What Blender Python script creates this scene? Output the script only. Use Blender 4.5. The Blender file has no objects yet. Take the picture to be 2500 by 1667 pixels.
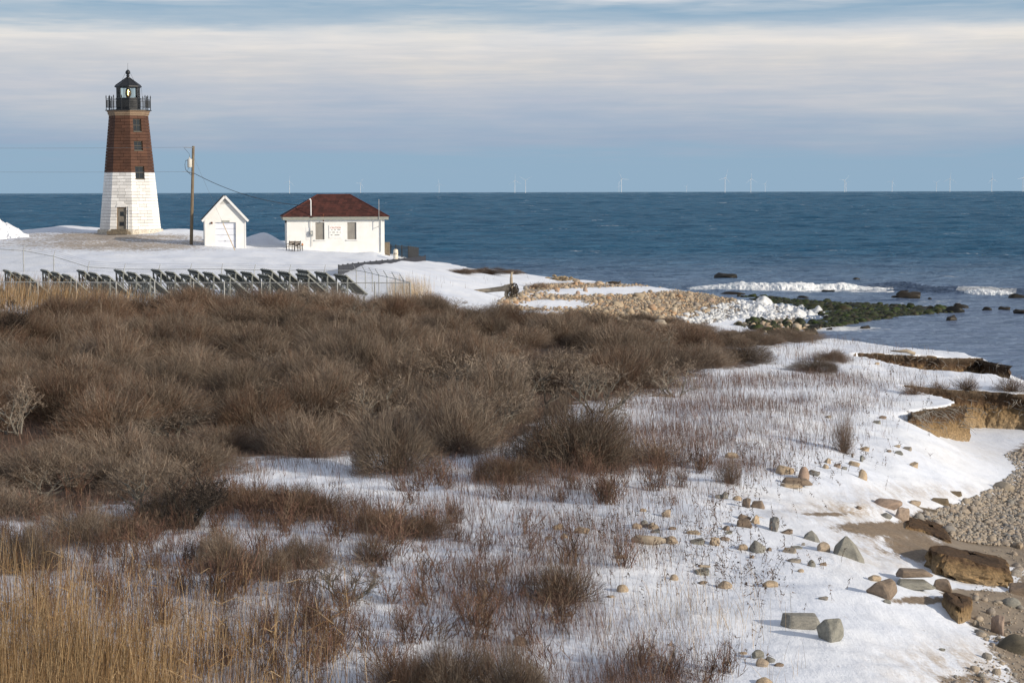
import bpy, bmesh, math, random
import numpy as np
from mathutils import Vector, Matrix, Euler, noise as mnoise

rng = np.random.default_rng(7)
random.seed(7)
SC = bpy.context.scene
COL = SC.collection
R = math.radians

# ------------------------------------------------------------------ camera
F = 4861.0                      # focal length in pixels of the 2500 px wide photograph
HY = 469.0                      # horizon row at the picture's centre
CH = 11.0                       # eye height above the sea
pitch = math.atan((833.5 - HY) / F)
CAMR = np.array((Matrix.Rotation(R(90) - pitch, 3, 'X') @ Matrix.Rotation(R(-0.137), 3, 'Z')))
cd = bpy.data.cameras.new('camera')
cam = bpy.data.objects.new('camera', cd)
COL.objects.link(cam)
cam.matrix_world = Matrix.Translation((0, 0, CH)) @ Matrix(CAMR.tolist()).to_4x4()
cd.sensor_width = 36.0
cd.lens = 36.0 * F / 2500.0
cd.clip_start = 0.5
cd.clip_end = 120000
SC.camera = cam

# ------------------------------------------------------------------ world, sun, exposure
SUN_AZ = R(59)                  # to the right of straight behind the camera
SUN_EL = R(17)
sdir = Vector((math.sin(SUN_AZ) * math.cos(SUN_EL), -math.cos(SUN_AZ) * math.cos(SUN_EL), math.sin(SUN_EL)))
ld = bpy.data.lights.new('sun', 'SUN')
ld.energy = 3.8
ld.angle = R(0.5)
ld.color = (1.0, 0.89, 0.74)
lo = bpy.data.objects.new('sun', ld)
COL.objects.link(lo)
lo.rotation_euler = sdir.to_track_quat('Z', 'Y').to_euler()

SC.view_settings.view_transform = 'Standard'
SC.view_settings.look = 'None'
SC.view_settings.gamma = 1
SC.view_settings.use_curve_mapping = False
SC.view_settings.exposure = 0.24

W = bpy.data.worlds.new('World')
SC.world = W
W.use_nodes = True
nt = W.node_tree
nt.nodes.clear()


class NB:
    """small node-tree writer"""
    def __init__(s, tree): s.t = tree
    def n(s, typ, **kw):
        nd = s.t.nodes.new(typ)
        for k, v in kw.items():
            if k.startswith('i_'):
                key = k[2:]
                key = int(key) if key.isdigit() else key.replace('_', ' ')
                s.put(nd.inputs[key], v)
            else:
                setattr(nd, k, v)
        return nd
    def put(s, sock, v):
        if isinstance(v, bpy.types.NodeSocket): s.t.links.new(v, sock)
        elif isinstance(v, bpy.types.Node): s.t.links.new(v.outputs[0], sock)
        else: sock.default_value = v
    def math(s, op, a, b=None, c=None, clamp=False):
        nd = s.n('ShaderNodeMath', operation=op, use_clamp=clamp)
        s.put(nd.inputs[0], a)
        if b is not None: s.put(nd.inputs[1], b)
        if c is not None: s.put(nd.inputs[2], c)
        return nd.outputs[0]
    def mix(s, f, a, b, blend='MIX'):
        nd = s.n('ShaderNodeMix', data_type='RGBA', blend_type=blend)
        s.put(nd.inputs[0], f); s.put(nd.inputs[6], a); s.put(nd.inputs[7], b)
        return nd.outputs[2]
    def noise(s, vec, scale, detail=4, rough=0.55, dim='3D'):
        nd = s.n('ShaderNodeTexNoise', noise_dimensions=dim)
        if vec is not None: s.put(nd.inputs['Vector'], vec)
        nd.inputs['Scale'].default_value = scale
        nd.inputs['Detail'].default_value = detail
        nd.inputs['Roughness'].default_value = rough
        return nd.outputs['Fac']
    def smooth(s, x, lo, hi):
        nd = s.n('ShaderNodeMapRange', interpolation_type='SMOOTHSTEP')
        s.put(nd.inputs[0], x); s.put(nd.inputs[1], lo); s.put(nd.inputs[2], hi)
        return nd.outputs[0]
    def mapping(s, vec, scale=(1, 1, 1), loc=(0, 0, 0)):
        nd = s.n('ShaderNodeMapping')
        s.put(nd.inputs['Vector'], vec)
        nd.inputs['Scale'].default_value = scale
        nd.inputs['Location'].default_value = loc
        return nd.outputs[0]
    def ramp(s, x, stops, interp='LINEAR'):
        nd = s.n('ShaderNodeValToRGB')
        s.put(nd.inputs[0], x)
        cr = nd.color_ramp
        cr.interpolation = interp
        while len(cr.elements) < len(stops): cr.elements.new(0.5)
        for e, (p, c) in zip(cr.elements, stops):
            e.position = p
            e.color = c if len(c) == 4 else (*c, 1)
        return nd.outputs[0]


b = NB(nt)
SKY = 0.07
sky = b.n('ShaderNodeTexSky')
sky.sky_type = 'NISHITA'
sky.sun_disc = False
sky.sun_elevation = SUN_EL
sky.sun_rotation = math.atan2(sdir.x, sdir.y)
sky.altitude = 0
sky.air_density = 1.0
sky.dust_density = 0.3
sky.ozone_density = 1.5
tc = b.n('ShaderNodeTexCoord')
sx = b.n('ShaderNodeSeparateXYZ', i_0=tc.outputs['Generated'])
gz = sx.outputs[2]
# streaky layers of stratus: noise stretched along the horizon
st = b.mapping(tc.outputs['Generated'], (7, 7, 75))
n1 = b.noise(st, 1.0, 5, 0.6)
n2 = b.noise(b.mapping(tc.outputs['Generated'], (16, 16, 260), (3, 1, 0)), 1.0, 4, 0.6)
wob = b.math('ADD', b.math('MULTIPLY', b.math('SUBTRACT', n1, 0.5), 0.022), b.math('MULTIPLY', b.math('SUBTRACT', n2, 0.5), 0.009))
zz = b.math('ADD', gz, wob)
zt = b.math('MULTIPLY', zz, 5.0, clamp=True)              # 0..0.2 of sine elevation
# how much of the cloud deck is in the way at each height above the horizon
cov = b.ramp(zt, [(0.0, (.0,) * 3), (.085, (.02,) * 3), (.118, (.55,) * 3), (.16, (.62,) * 3), (.22, (.86,) * 3), (.30, (.98,) * 3), (.38, (1.0,) * 3), (.388, (.95,) * 3),
                  (.420, (.28,) * 3), (.445, (.08,) * 3), (.468, (.22,) * 3), (.495, (.80,) * 3), (.54, (.45,) * 3), (.7, (.55,) * 3), (1.0, (.45,) * 3)])
streak = b.smooth(n2, 0.36, 0.68)
cov2 = b.math('ADD', b.math('MULTIPLY', cov, 0.93), b.math('MULTIPLY', b.math('SUBTRACT', streak, 0.5), 0.15), clamp=True)
cov2 = b.math('MULTIPLY', cov2, b.smooth(gz, -0.001, 0.03))
ccol = b.ramp(zt, [(0.0, (.44, .50, .66)), (.12, (.45, .50, .64)), (.17, (.56, .60, .70)), (.24, (.66, .68, .745)), (.32, (.80, .78, .78)), (.375, (.94, .905, .875)), (.40, (.97, .935, .90)), (.5, (.98, .97, .97)), (1.0, (.9, .9, .93))])
n3 = b.noise(b.mapping(tc.outputs['Generated'], (9, 9, 38), (1, 5, 2)), 1.0, 4, 0.55)
patch = b.ramp(n3, [(.30, (.86, .91, .98)), (.5, (1, 1, 1)), (.66, (1.13, 1.09, 1.02))])
ccol = b.mix(1.0, ccol, patch, 'MULTIPLY')
CL = 10.2
cl = b.n('ShaderNodeVectorMath', operation='SCALE', i_0=ccol)
cl.inputs['Scale'].default_value = CL
tint = b.mix(1.0, sky.outputs[0], (0.80, 0.95, 1.12, 1), 'MULTIPLY')
# moist sea air low down: a layer of even blue that thins out with height
air = b.ramp(b.math('MULTIPLY', gz, 3.0, clamp=True), [(0, (.97,) * 3), (.25, (.93,) * 3), (.6, (.5,) * 3), (1, (0,) * 3)])
tint = b.mix(air, tint, (3.5, 5.2, 6.95, 1))
mx = b.mix(cov2, tint, cl.outputs[0])
bg = b.n('ShaderNodeBackground', i_Color=mx, i_Strength=SKY)
out = b.n('ShaderNodeOutputWorld', i_Surface=bg.outputs[0])


# ------------------------------------------------------------------ numbers: projection and noise
def ray(px, py):
    px = np.asarray(px, float); py = np.asarray(py, float)
    d = np.stack([(px - 1250) / F, -(py - 833.5) / F, -np.ones_like(px)], -1)
    d = d @ CAMR.T
    return d / d[..., 1:2]                      # per metre of depth

def PD(px, py, D):
    d = ray(px, py)
    return np.array([d[..., 0] * D, D * np.ones_like(d[..., 0]), CH + d[..., 2] * D]).T

def PZ(px, py, z):
    d = ray(px, py)
    return PD(px, py, (z - CH) / d[..., 2])

def project(x, y, z):
    p = np.stack([x, y, z - CH], -1) @ CAMR
    return 1250 - F * p[..., 0] / p[..., 2], 833.5 + F * p[..., 1] / p[..., 2]

def _h(ix, iy, s):
    v = (ix.astype(np.int64) * 374761393 + iy.astype(np.int64) * 668265263 + s * 974634137) & 0x7fffffff
    v = ((v ^ (v >> 13)) * 1274126177) & 0x7fffffff
    return ((v ^ (v >> 16)) & 0xffff) / 65535.0

def vn(x, y, s=0):
    x = np.asarray(x, float); y = np.asarray(y, float)
    ix = np.floor(x); iy = np.floor(y)
    fx = x - ix; fy = y - iy
    fx = fx * fx * (3 - 2 * fx); fy = fy * fy * (3 - 2 * fy)
    a = _h(ix, iy, s); bq = _h(ix + 1, iy, s); c = _h(ix, iy + 1, s); d = _h(ix + 1, iy + 1, s)
    return (a * (1 - fx) + bq * fx) * (1 - fy) + (c * (1 - fx) + d * fx) * fy

def fbm(x, y, o=4, s=0, g=0.5):
    t = 0; a = 1; n = 0
    for k in range(o):
        t = t + a * vn(x * 2 ** k + 17.3 * k, y * 2 ** k - 9.1 * k, s + k); n += a; a *= g
    return t / n

def sst(x, a, c):
    t = np.clip((x - a) / (c - a), 0, 1)
    return t * t * (3 - 2 * t)

def inpoly(px, py, poly):
    c = np.zeros(np.shape(px), bool)
    n = len(poly)
    for i in range(n):
        x0, y0 = poly[i]; x1, y1 = poly[(i + 1) % n]
        if y0 == y1: continue
        t = ((y0 > py) != (y1 > py)) & (px < (x1 - x0) * (py - y0) / (y1 - y0) + x0)
        c ^= t
    return c

def pdist(px, py, poly, closed=True):
    """distance to a polygon's outline"""
    d = np.full(np.shape(px), 1e9)
    n = len(poly)
    for i in range(n if closed else n - 1):
        x0, y0 = poly[i][:2]; x1, y1 = poly[(i + 1) % n][:2]
        L = (x1 - x0) ** 2 + (y1 - y0) ** 2 + 1e-12
        t = np.clip(((px - x0) * (x1 - x0) + (py - y0) * (y1 - y0)) / L, 0, 1)
        d = np.minimum(d, np.hypot(px - x0 - t * (x1 - x0), py - y0 - t * (y1 - y0)))
    return d

def sdist(px, py, poly):
    """positive inside"""
    d = pdist(px, py, poly)
    return np.where(inpoly(px, py, poly), d, -d)


# ------------------------------------------------------------------ the lie of the land
class TPS:
    def __init__(s, pts, lam=1e-3):
        pts = np.array(pts)
        s.c = s.uv(pts[:, 0], pts[:, 1])
        n = len(pts)
        K = s.k(s.c[:, None], s.c[None]) + lam * np.eye(n)
        P = np.c_[np.ones(n), s.c]
        A = np.zeros((n + 3, n + 3)); A[:n, :n] = K; A[:n, n:] = P; A[n:, :n] = P.T
        s.w = np.linalg.solve(A, np.r_[pts[:, 2], 0, 0, 0])
    def uv(s, x, y): return np.stack([np.arctan2(x, y) * 3.0, np.log(np.hypot(x, y))], -1)
    def k(s, a, c):
        r2 = ((a - c) ** 2).sum(-1)
        return 0.5 * r2 * np.log(r2 + 1e-12)
    def __call__(s, x, y):
        q = s.uv(np.ravel(x), np.ravel(y)); o = np.empty(len(q))
        for i in range(0, len(q), 40000):
            u = q[i:i + 40000]
            o[i:i + 40000] = s.k(u[:, None], s.c[None]) @ s.w[:-3] + s.w[-3] + u @ s.w[-2:]
        return o.reshape(np.shape(x))

ZP = [(-250, 1667, 6.1), (0, 1667, 6.05), (600, 1667, 6.0), (1250, 1667, 5.95), (1800, 1667, 5.8), (2150, 1667, 5.6), (2350, 1667, 5.3), (2500, 1667, 5.05), (2750, 1667, 4.7),
      (-200, 1400, 6.0), (0, 1400, 6.0), (600, 1400, 5.95), (1250, 1400, 5.9), (1800, 1400, 5.7), (2050, 1400, 5.5), (2250, 1405, 5.1), (2400, 1420, 4.75), (2550, 1420, 4.4), (2750, 1420, 4.1),
      (2250, 1530, 5.35), (2400, 1530, 4.98), (2550, 1530, 4.7),
      (2100, 1280, 5.15), (2250, 1290, 4.55), (2350, 1290, 4.2), (2500, 1290, 3.9), (2700, 1290, 3.6),
      (-200, 1200, 5.95), (0, 1200, 5.95), (600, 1200, 5.9), (1250, 1200, 5.85), (1700, 1200, 5.7), (2000, 1200, 5.3), (2200, 1205, 4.75), (2450, 1220, 3.75), (2700, 1220, 3.4),
      (0, 1100, 5.9), (600, 1100, 5.85), (1250, 1100, 5.8), (1700, 1100, 5.6), (2000, 1100, 5.2), (2220, 1095, 4.75),
      (-200, 1000, 5.9), (0, 1000, 5.9), (600, 1000, 5.85), (1250, 1000, 5.7), (1700, 1000, 5.4), (2000, 1000, 5.0), (2190, 1000, 4.7), (2330, 985, 4.35),
      (1500, 930, 5.4), (1800, 930, 5.2), (2100, 930, 4.75), (2300, 935, 4.35), (2500, 950, 4.15), (2700, 970, 4.0), (2900, 1000, 3.9),
      (0, 880, 5.9), (600, 880, 5.9), (1250, 880, 5.6), (1700, 880, 5.2), (1950, 880, 4.8), (2200, 890, 4.5), (2380, 902, 4.3),
      (1900, 830, 4.65), (2100, 845, 4.4), (2250, 852, 4.3), (2390, 880, 4.15),
      (-200, 800, 6.0), (0, 800, 5.95), (600, 800, 5.9), (1000, 800, 5.8), (1400, 810, 5.25), (1700, 830, 4.8),
      (-200, 745, 6.0), (0, 745, 6), (600, 745, 5.9), (1000, 750, 5.55),
      (1200, 735, 4.4), (1300, 760, 3.2), (1450, 772, 2.4), (1600, 750, 1.8), (1700, 772, .95), (1800, 790, .55), (1900, 772, .3), (1500, 730, 2.2), (1650, 720, 1.4), (1350, 700, 3.0),
      (1250, 690, 3.6), (1150, 690, 4.2), (1100, 660, 4.4), (1200, 668, 4.0), (1400, 690, 2.8),
      (100, 728, 5.95), (500, 728, 5.9), (880, 730, 5.7), (1000, 735, 5.4), (900, 690, 5.3)]
DP = [(0, 650, 125), (300, 640, 130), (600, 640, 140), (800, 640, 155), (320, 569, 194), (100, 572, 195), (0, 580, 190), (-300, 590, 185), (480, 582, 186), (640, 600, 178),
      (750, 606, 174), (935, 624, 172), (1000, 640, 172), (1035, 638, 180), (300, 600, 165), (0, 610, 158), (450, 600, 170), (700, 625, 160), (985, 656, 150), (1040, 652, 165), (930, 655, 142), (-300, 620, 155)]
ctl = [PZ(px, py, z) for px, py, z in ZP] + [PD(px, py, D) for px, py, D in DP]
tps_land = TPS(ctl)
tps_beach = TPS([PZ(px, py, z) for px, py, z in [(2345, 1055, 3.1), (2500, 1050, 3.0), (2750, 1060, 2.7), (2500, 1150, 3.3), (2350, 1090, 3.5), (2400, 1120, 3.4), (2450, 1200, 3.65),
                 (2600, 1200, 3.3), (2310, 1160, 4.1), (2250, 1090, 4.35), (2230, 985, 3.7), (2300, 985, 3.4), (2900, 1150, 2.8)]])
def xy(lst): return [tuple(PZ(px, py, z)[:2]) for px, py, z in lst]
def xyD(lst): return [tuple(PD(px, py, D)[:2]) for px, py, D in lst]

COVE = xy([(2900, 995, 4.0), (2500, 965, 4.12), (2400, 958, 4.2), (2320, 955, 4.3), (2195, 949, 4.45), (2262, 964, 4.4), (2325, 975, 4.4), (2341, 985, 4.38), (2300, 992, 4.45),
           (2232, 1000, 4.6), (2197, 1008, 4.72), (2236, 1060, 4.7), (2250, 1085, 4.7), (2310, 1120, 4.5), (2380, 1165, 4.2), (2450, 1205, 3.8), (2600, 1230, 3.4), (3000, 1230, 3.2)])
GULLY = xy([(2085, 868, 4.5), (2200, 874, 4.36), (2300, 880, 4.25), (2392, 872, 4.18), (2480, 900, 4.0), (2392, 905, 4.3), (2300, 899, 4.4), (2200, 888, 4.5)])
LAND = xyD([(-700, 568, 220), (-300, 566, 214), (100, 561, 207), (230, 560, 206), (400, 569, 203), (460, 576, 203), (640, 594, 195), (985, 630, 181), (1040, 633, 181), (1090, 640, 183),
            (1150, 659, 179), (1250, 664, 183), (1350, 677, 186), (1450, 688, 190), (1520, 695, 193), (1650, 705, 196), (1780, 728, 192), (1900, 745, 188), (1960, 772, 168), (1880, 795, 150), (1810, 800, 130), (1830, 796, 104),
            (1900, 797, 97), (2000, 812, 93), (2100, 826, 90), (2250, 842, 86), (2350, 860, 83.5), (2396, 874, 82.2), (2412, 895, 78), (2395, 906, 75), (2450, 918, 73), (2500, 934, 71),
            (2650, 958, 69), (3000, 1000, 66)]) + [(60, 50), (40, 5), (-40, 5), (-90, 60)]

DRIFTS = [(*PD(px, py, D)[:2], rx, ry, h) for px, py, D, rx, ry, h in [(625, 585, 180, 1.7, 3.5, .75), (655, 592, 181, 1.2, 3, .45), (445, 573, 198, 3.2, 5, .55), (150, 564, 204, 4, 5, .5), (905, 612, 170.3, 1.4, .9, .30), (840, 640, 150, 4, 6, .10),
          (560, 620, 158, 6, 5, .22), (700, 640, 145, 5, 4, .2)]]
SHOAL = [tuple(q[:2]) for q in PZ([1780, 1900, 2000, 2200, 2340, 2380, 2250, 2100, 2000, 1900], [720, 726, 733, 742, 750, 764, 776, 795, 806, 800], 0.0)]
COVE_WALL = np.array(COVE[0:5]); COVE_TONGUE = np.array(COVE[5:11])

def height(x, y):
    shp = np.shape(x)
    x = np.atleast_1d(np.asarray(x, float)); y = np.atleast_1d(np.asarray(y, float))
    z = tps_land(x, y)
    r = np.hypot(x, y)
    # snow drifts and hummocks
    amp = 0.10 * sst(r, 10, 40) + 0.05
    z = z + amp * (fbm(x * .35, y * .22, 3, 11) - .5) * 2 + 0.05 * (fbm(x * 1.3, y * .9, 3, 21) - .5) * 2 + .07 * (np.abs(fbm(x * .55 + y * .25, y * 1.5 - x * .5, 3, 23) - .5) * 2 - .25) * (r < 110)
    for (dx, dy, rx, ry, hh_) in DRIFTS:
        z = z + hh_ * np.exp(-(((x - dx) / rx) ** 2 + ((y - dy) / ry) ** 2))
    near = (r < 100) & (x > 5)
    if near.any():
        xn, yn = x[near], y[near]
        jx = xn + .35 * (fbm(xn * 1.1, yn * 1.1, 3, 5) - .5); jy = yn + .5 * (fbm(xn * 1.1, yn * 1.1, 3, 6) - .5)
        d = sdist(jx, jy, COVE)
        slope = sst(58 - yn, 0, 4)                      # the near side of the cove is an easy slope, the far side a wall
        w = .22 + slope * 3.4
        m = sst(d, -w * .5, w * .9)
        zb = np.minimum(tps_beach(xn, yn) + .05 * (fbm(xn * .8, yn * .8, 3, 8) - .5), z[near])
        z1 = z[near] * (1 - m) + zb * m
        g = sst(sdist(jx, jy, GULLY), -.12, .18)
        z1 = z1 - g * 0.95
        z[near] = z1
    d = sdist(x, y, LAND)
    o = np.clip(-d, 0, None)
    z = z - np.minimum(o * .42 + .10 * np.minimum(o, 1), np.maximum(z + 2.5, 0))
    far = (r > 130) & (x > 10)
    if far.any():
        q = sdist(x[far], y[far], SHOAL)
        z[far] = np.maximum(z[far], -2.5 + 2.35 * sst(q, -5, .5) + .2 * (fbm(x[far] * .4, y[far] * .4, 3, 61) - .5))
    spit = (x > 2) & (r > 115)
    z = z + np.where(spit, .12 * (fbm(x * .9, y * .9, 3, 31) - .5), 0)
    return z.reshape(shp)

_ts = np.geomspace(13, 330, 900)
def ground(px, py):
    """where the sight lines of these points meet the land"""
    px = np.atleast_1d(np.asarray(px, float)); py = np.atleast_1d(np.asarray(py, float))
    d = ray(px, py)
    X = d[:, 0:1] * _ts; Y = np.broadcast_to(_ts, X.shape); Z = CH + d[:, 2:3] * _ts
    H = height(X, Y)
    below = Z < H
    i = np.where(below.any(1), below.argmax(1), len(_ts) - 1)
    k = np.arange(len(px)); j = np.maximum(i - 1, 0)
    a = Z[k, j] - H[k, j]; c = Z[k, i] - H[k, i]
    t = np.where(a - c != 0, a / (a - c + 1e-9), 0); t = np.clip(t, 0, 1)
    D = _ts[j] + t * (_ts[i] - _ts[j])
    x = d[:, 0] * D
    return np.stack([x, D, height(x, D)], -1)

# ------------------------------------------------------------------ object helpers
def tag(o, label=None, cat=None, group=None, kind=None):
    if label: o['label'] = label
    if cat: o['category'] = cat
    if group: o['group'] = group
    if kind: o['kind'] = kind
    return o

def empty(name, label, cat, loc=(0, 0, 0), rz=0.0, group=None, rot=None):
    o = bpy.data.objects.new(name, None)
    COL.objects.link(o)
    o.location = loc
    o.rotation_euler = rot if rot else (0, 0, rz)
    o.empty_display_size = .2
    return tag(o, label, cat, group)

def link(name, me, mat=None, parent=None):
    if mat is not None and not me.materials: me.materials.append(mat)
    o = bpy.data.objects.new(name, me)
    COL.objects.link(o)
    if parent is not None: o.parent = parent
    return o

def np_mesh(name, v, f, col=None, smooth=False, attrs=None):
    """v (n,3), f (m,3) or (m,4) of one face size"""
    me = bpy.data.meshes.new(name)
    v = np.asarray(v, np.float32); f = np.asarray(f, np.int32)
    k = f.shape[1]
    me.vertices.add(len(v)); me.vertices.foreach_set('co', v.ravel())
    me.loops.add(f.size); me.loops.foreach_set('vertex_index', f.ravel())
    me.polygons.add(len(f))
    me.polygons.foreach_set('loop_start', np.arange(0, f.size, k, dtype=np.int32))
    me.polygons.foreach_set('loop_total', np.full(len(f), k, np.int32))
    me.polygons.foreach_set('use_smooth', np.full(len(f), smooth))
    if col is not None:
        a = me.color_attributes.new('Col', 'FLOAT_COLOR', 'POINT')
        c = np.ones((len(v), 4), np.float32); c[:, :3] = col
        a.data.foreach_set('color', c.ravel())
    for nme, val in (attrs or {}).items():
        a = me.attributes.new(nme, 'FLOAT', 'POINT')
        a.data.foreach_set('value', np.asarray(val, np.float32))
    me.update(calc_edges=True)
    return me

class MB:
    def __init__(s): s.v = []; s.f = []
    def add(s, vs, fs):
        n = len(s.v); s.v += [tuple(p) for p in vs]; s.f += [tuple(i + n for i in q) for q in fs]; return s
    def box(s, c, d, M=None):
        x, y, z = (k / 2 for k in d)
        vs = [Vector((sx * x, sy * y, sz * z)) for sz in (-1, 1) for sy in (-1, 1) for sx in (-1, 1)]
        if M is not None: vs = [M @ p for p in vs]
        c = Vector(c)
        return s.add([p + c for p in vs], [(0, 2, 3, 1), (4, 5, 7, 6), (0, 1, 5, 4), (2, 6, 7, 3), (0, 4, 6, 2), (1, 3, 7, 5)])
    def tube(s, pts, r, n=6, cap=True):
        pts = [Vector(p) for p in pts]
        if not hasattr(r, '__len__'): r = [r] * len(pts)
        base = len(s.v)
        for i, p in enumerate(pts):
            d = (pts[min(i + 1, len(pts) - 1)] - pts[max(i - 1, 0)]).normalized()
            u = d.cross(Vector((0, 0, 1)) if abs(d.z) < .95 else Vector((1, 0, 0))).normalized(); w = d.cross(u)
            for k in range(n):
                a = 2 * math.pi * k / n
                s.v.append(tuple(p + (u * math.cos(a) + w * math.sin(a)) * r[i]))
        for i in range(len(pts) - 1):
            for k in range(n):
                k2 = (k + 1) % n
                s.f.append((base + i * n + k, base + i * n + k2, base + (i + 1) * n + k2, base + (i + 1) * n + k))
        if cap:
            s.f.append(tuple(base + k for k in range(n))[::-1])
            s.f.append(tuple(base + (len(pts) - 1) * n + k for k in range(n)))
        return s
    def lathe(s, prof, n=16, c=(0, 0, 0), a0=0.0):
        base = len(s.v)
        for r_, z in prof:
            for k in range(n):
                a = a0 + 2 * math.pi * k / n
                s.v.append((c[0] + r_ * math.cos(a), c[1] + r_ * math.sin(a), c[2] + z))
        for i in range(len(prof) - 1):
            for k in range(n):
                k2 = (k + 1) % n
                s.f.append((base + i * n + k, base + i * n + k2, base + (i + 1) * n + k2, base + (i + 1) * n + k))
        s.f.append(tuple(base + k for k in range(n))[::-1])
        s.f.append(tuple(base + (len(prof) - 1) * n + k for k in range(n)))
        return s
    def mesh(s, name, smooth=False):
        me = bpy.data.meshes.new(name)
        me.from_pydata(s.v, [], s.f); me.update()
        if smooth: me.polygons.foreach_set('use_smooth', [True] * len(me.polygons))
        return me
    def build(s, name, mat=None, parent=None, smooth=False):
        return link(name, s.mesh(name, smooth), mat, parent)


# ------------------------------------------------------------------ materials
def new_mat(name):
    m = bpy.data.materials.new(name); m.use_nodes = True
    t = m.node_tree; t.nodes.clear()
    q = NB(t)
    p = q.n('ShaderNodeBsdfPrincipled')
    o = q.n('ShaderNodeOutputMaterial', i_Surface=p.outputs[0])
    return m, q, p

def simple(name, c1, c2=None, rough=.7, scale=4, stretch=(1, 1, 1), bump=.0, metal=0, detail=5, rnd=0.0, spec=.4):
    m, q, p = new_mat(name)
    tc = q.n('ShaderNodeTexCoord')
    v = q.mapping(tc.outputs['Object'], stretch)
    n = q.noise(v, scale, detail, .6)
    c2 = c2 or tuple(k * .75 for k in c1)
    col = q.mix(q.smooth(n, .32, .68), (*c1, 1), (*c2, 1))
    if rnd:
        oi = q.n('ShaderNodeObjectInfo')
        hsv = q.n('ShaderNodeHueSaturation', i_Color=col)
        q.put(hsv.inputs['Value'], q.math('ADD', q.math('MULTIPLY', oi.outputs['Random'], 2 * rnd), 1 - rnd))
        col = hsv.outputs[0]
    q.put(p.inputs['Base Color'], col)
    p.inputs['Roughness'].default_value = rough
    p.inputs['Metallic'].default_value = metal
    p.inputs['Specular IOR Level'].default_value = spec
    if bump:
        bm_ = q.n('ShaderNodeBump', i_Height=n, i_Strength=bump)
        bm_.inputs['Distance'].default_value = .02
        q.put(p.inputs['Normal'], bm_.outputs[0])
    return m

M = {}
M['black'] = simple('black_iron', (.012, .014, .018), (.02, .022, .025), .45, 8, spec=.4)
M['galv'] = simple('galvanised_steel', (.36, .37, .37), (.25, .26, .26), .5, 6, metal=.3)
M['oldalu'] = simple('weathered_frame', (.21, .22, .20), (.13, .14, .13), .6, 5)
M['white_wall'] = simple('white_stucco', (.78, .775, .75), (.72, .71, .68), .85, 1.3, bump=.15)
M['white_trim'] = simple('white_trim', (.75, .75, .74), (.66, .66, .64), .6, 2)
M['fascia'] = simple('weathered_fascia', (.33, .31, .26), (.20, .24, .22), .7, 3, (1, 1, 6))
M['louvre'] = simple('grey_louvre', (.42, .40, .36), (.36, .34, .31), .6, 2)
M['garage_door'] = simple('garage_door_paint', (.72, .74, .80), (.66, .68, .74), .5, 2)
M['wood_pole'] = simple('tarred_pole_wood', (.13, .09, .06), (.22, .18, .12), .85, 3, (6, 6, .5), bump=.4)
M['can'] = simple('transformer_enamel', (.62, .61, .56), (.5, .48, .42), .5, 3)
M['cable'] = simple('dark_cable', (.03, .03, .035), None, .6)
M['wire'] = simple('aluminium_wire', (.16, .17, .19), None, .5)
M['rust'] = simple('rusty_iron', (.16, .05, .025), (.07, .03, .02), .9, 12, bump=.3)
M['grey_metal'] = simple('grey_meter_metal', (.30, .32, .32), (.22, .24, .24), .5, 6)
M['yellow'] = simple('yellow_guard', (.60, .38, .09), (.5, .3, .06), .6)
M['turbine'] = simple('turbine_grey', (.70, .71, .72), (.66, .67, .68), .5)
M['bench_wood'] = simple('bench_wood', (.30, .21, .13), (.2, .13, .08), .8, 5, (1, 8, 8))
M['orange'] = simple('orange_cap', (.55, .2, .05), None, .6)
M['stonewall'] = simple('pier_stone', (.21, .17, .12), (.12, .1, .075), .9, 6, bump=.5)
M['drum'] = simple('white_drum', (.72, .70, .64), (.60, .48, .33), .6, 3.5)
M['fence_cloth'] = simple('black_mesh_cloth', (.020, .022, .030), (.028, .030, .042), .8, 6)
M['driftwood'] = simple('bleached_driftwood', (.40, .34, .26), (.26, .21, .155), .85, 4, (1, 1, 1), bump=.5)
M['greybranch'] = simple('grey_bark', (.30, .28, .245), (.19, .17, .15), .9, 5, bump=.3)
M['darkbranch'] = simple('dark_root', (.035, .028, .022), (.06, .045, .03), .9, 5)
M['slate'] = simple('panel_underside', (.045, .050, .040), (.12, .115, .08), .55, 3, (1, .5, 1), rnd=.5)
M['ink'] = simple('sign_ink', (.05, .05, .06), None, .7)
M['redink'] = simple('sign_red_ink', (.50, .12, .05), (.42, .10, .05), .7)
M['sign'] = simple('sign_board', (.80, .80, .78), (.74, .73, .70), .6, 3)
M['darkglass'] = simple('dark_sash_glass', (.015, .018, .02), None, .06, spec=.6)
M['sash'] = simple('sash_frame', (.06, .055, .045), (.1, .085, .06), .7)
M['doorpaint'] = simple('weathered_door', (.24, .21, .17), (.15, .14, .12), .7, 3)

def vcol_mat(name, rough=.85, var=.25, trans=0.0):
    m, q, p = new_mat(name)
    a = q.n('ShaderNodeAttribute', attribute_name='Col')
    oi = q.n('ShaderNodeObjectInfo')
    hsv = q.n('ShaderNodeHueSaturation', i_Color=a.outputs['Color'])
    q.put(hsv.inputs['Value'], q.math('ADD', q.math('MULTIPLY', oi.outputs['Random'], 2 * var), 1 - var))
    q.put(p.inputs['Base Color'], hsv.outputs[0])
    p.inputs['Roughness'].default_value = rough
    p.inputs['Specular IOR Level'].default_value = .2
    return m
M['twig'] = vcol_mat('twig_bark', var=.34)
M['stem'] = vcol_mat('dry_stem', var=0.0)

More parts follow.
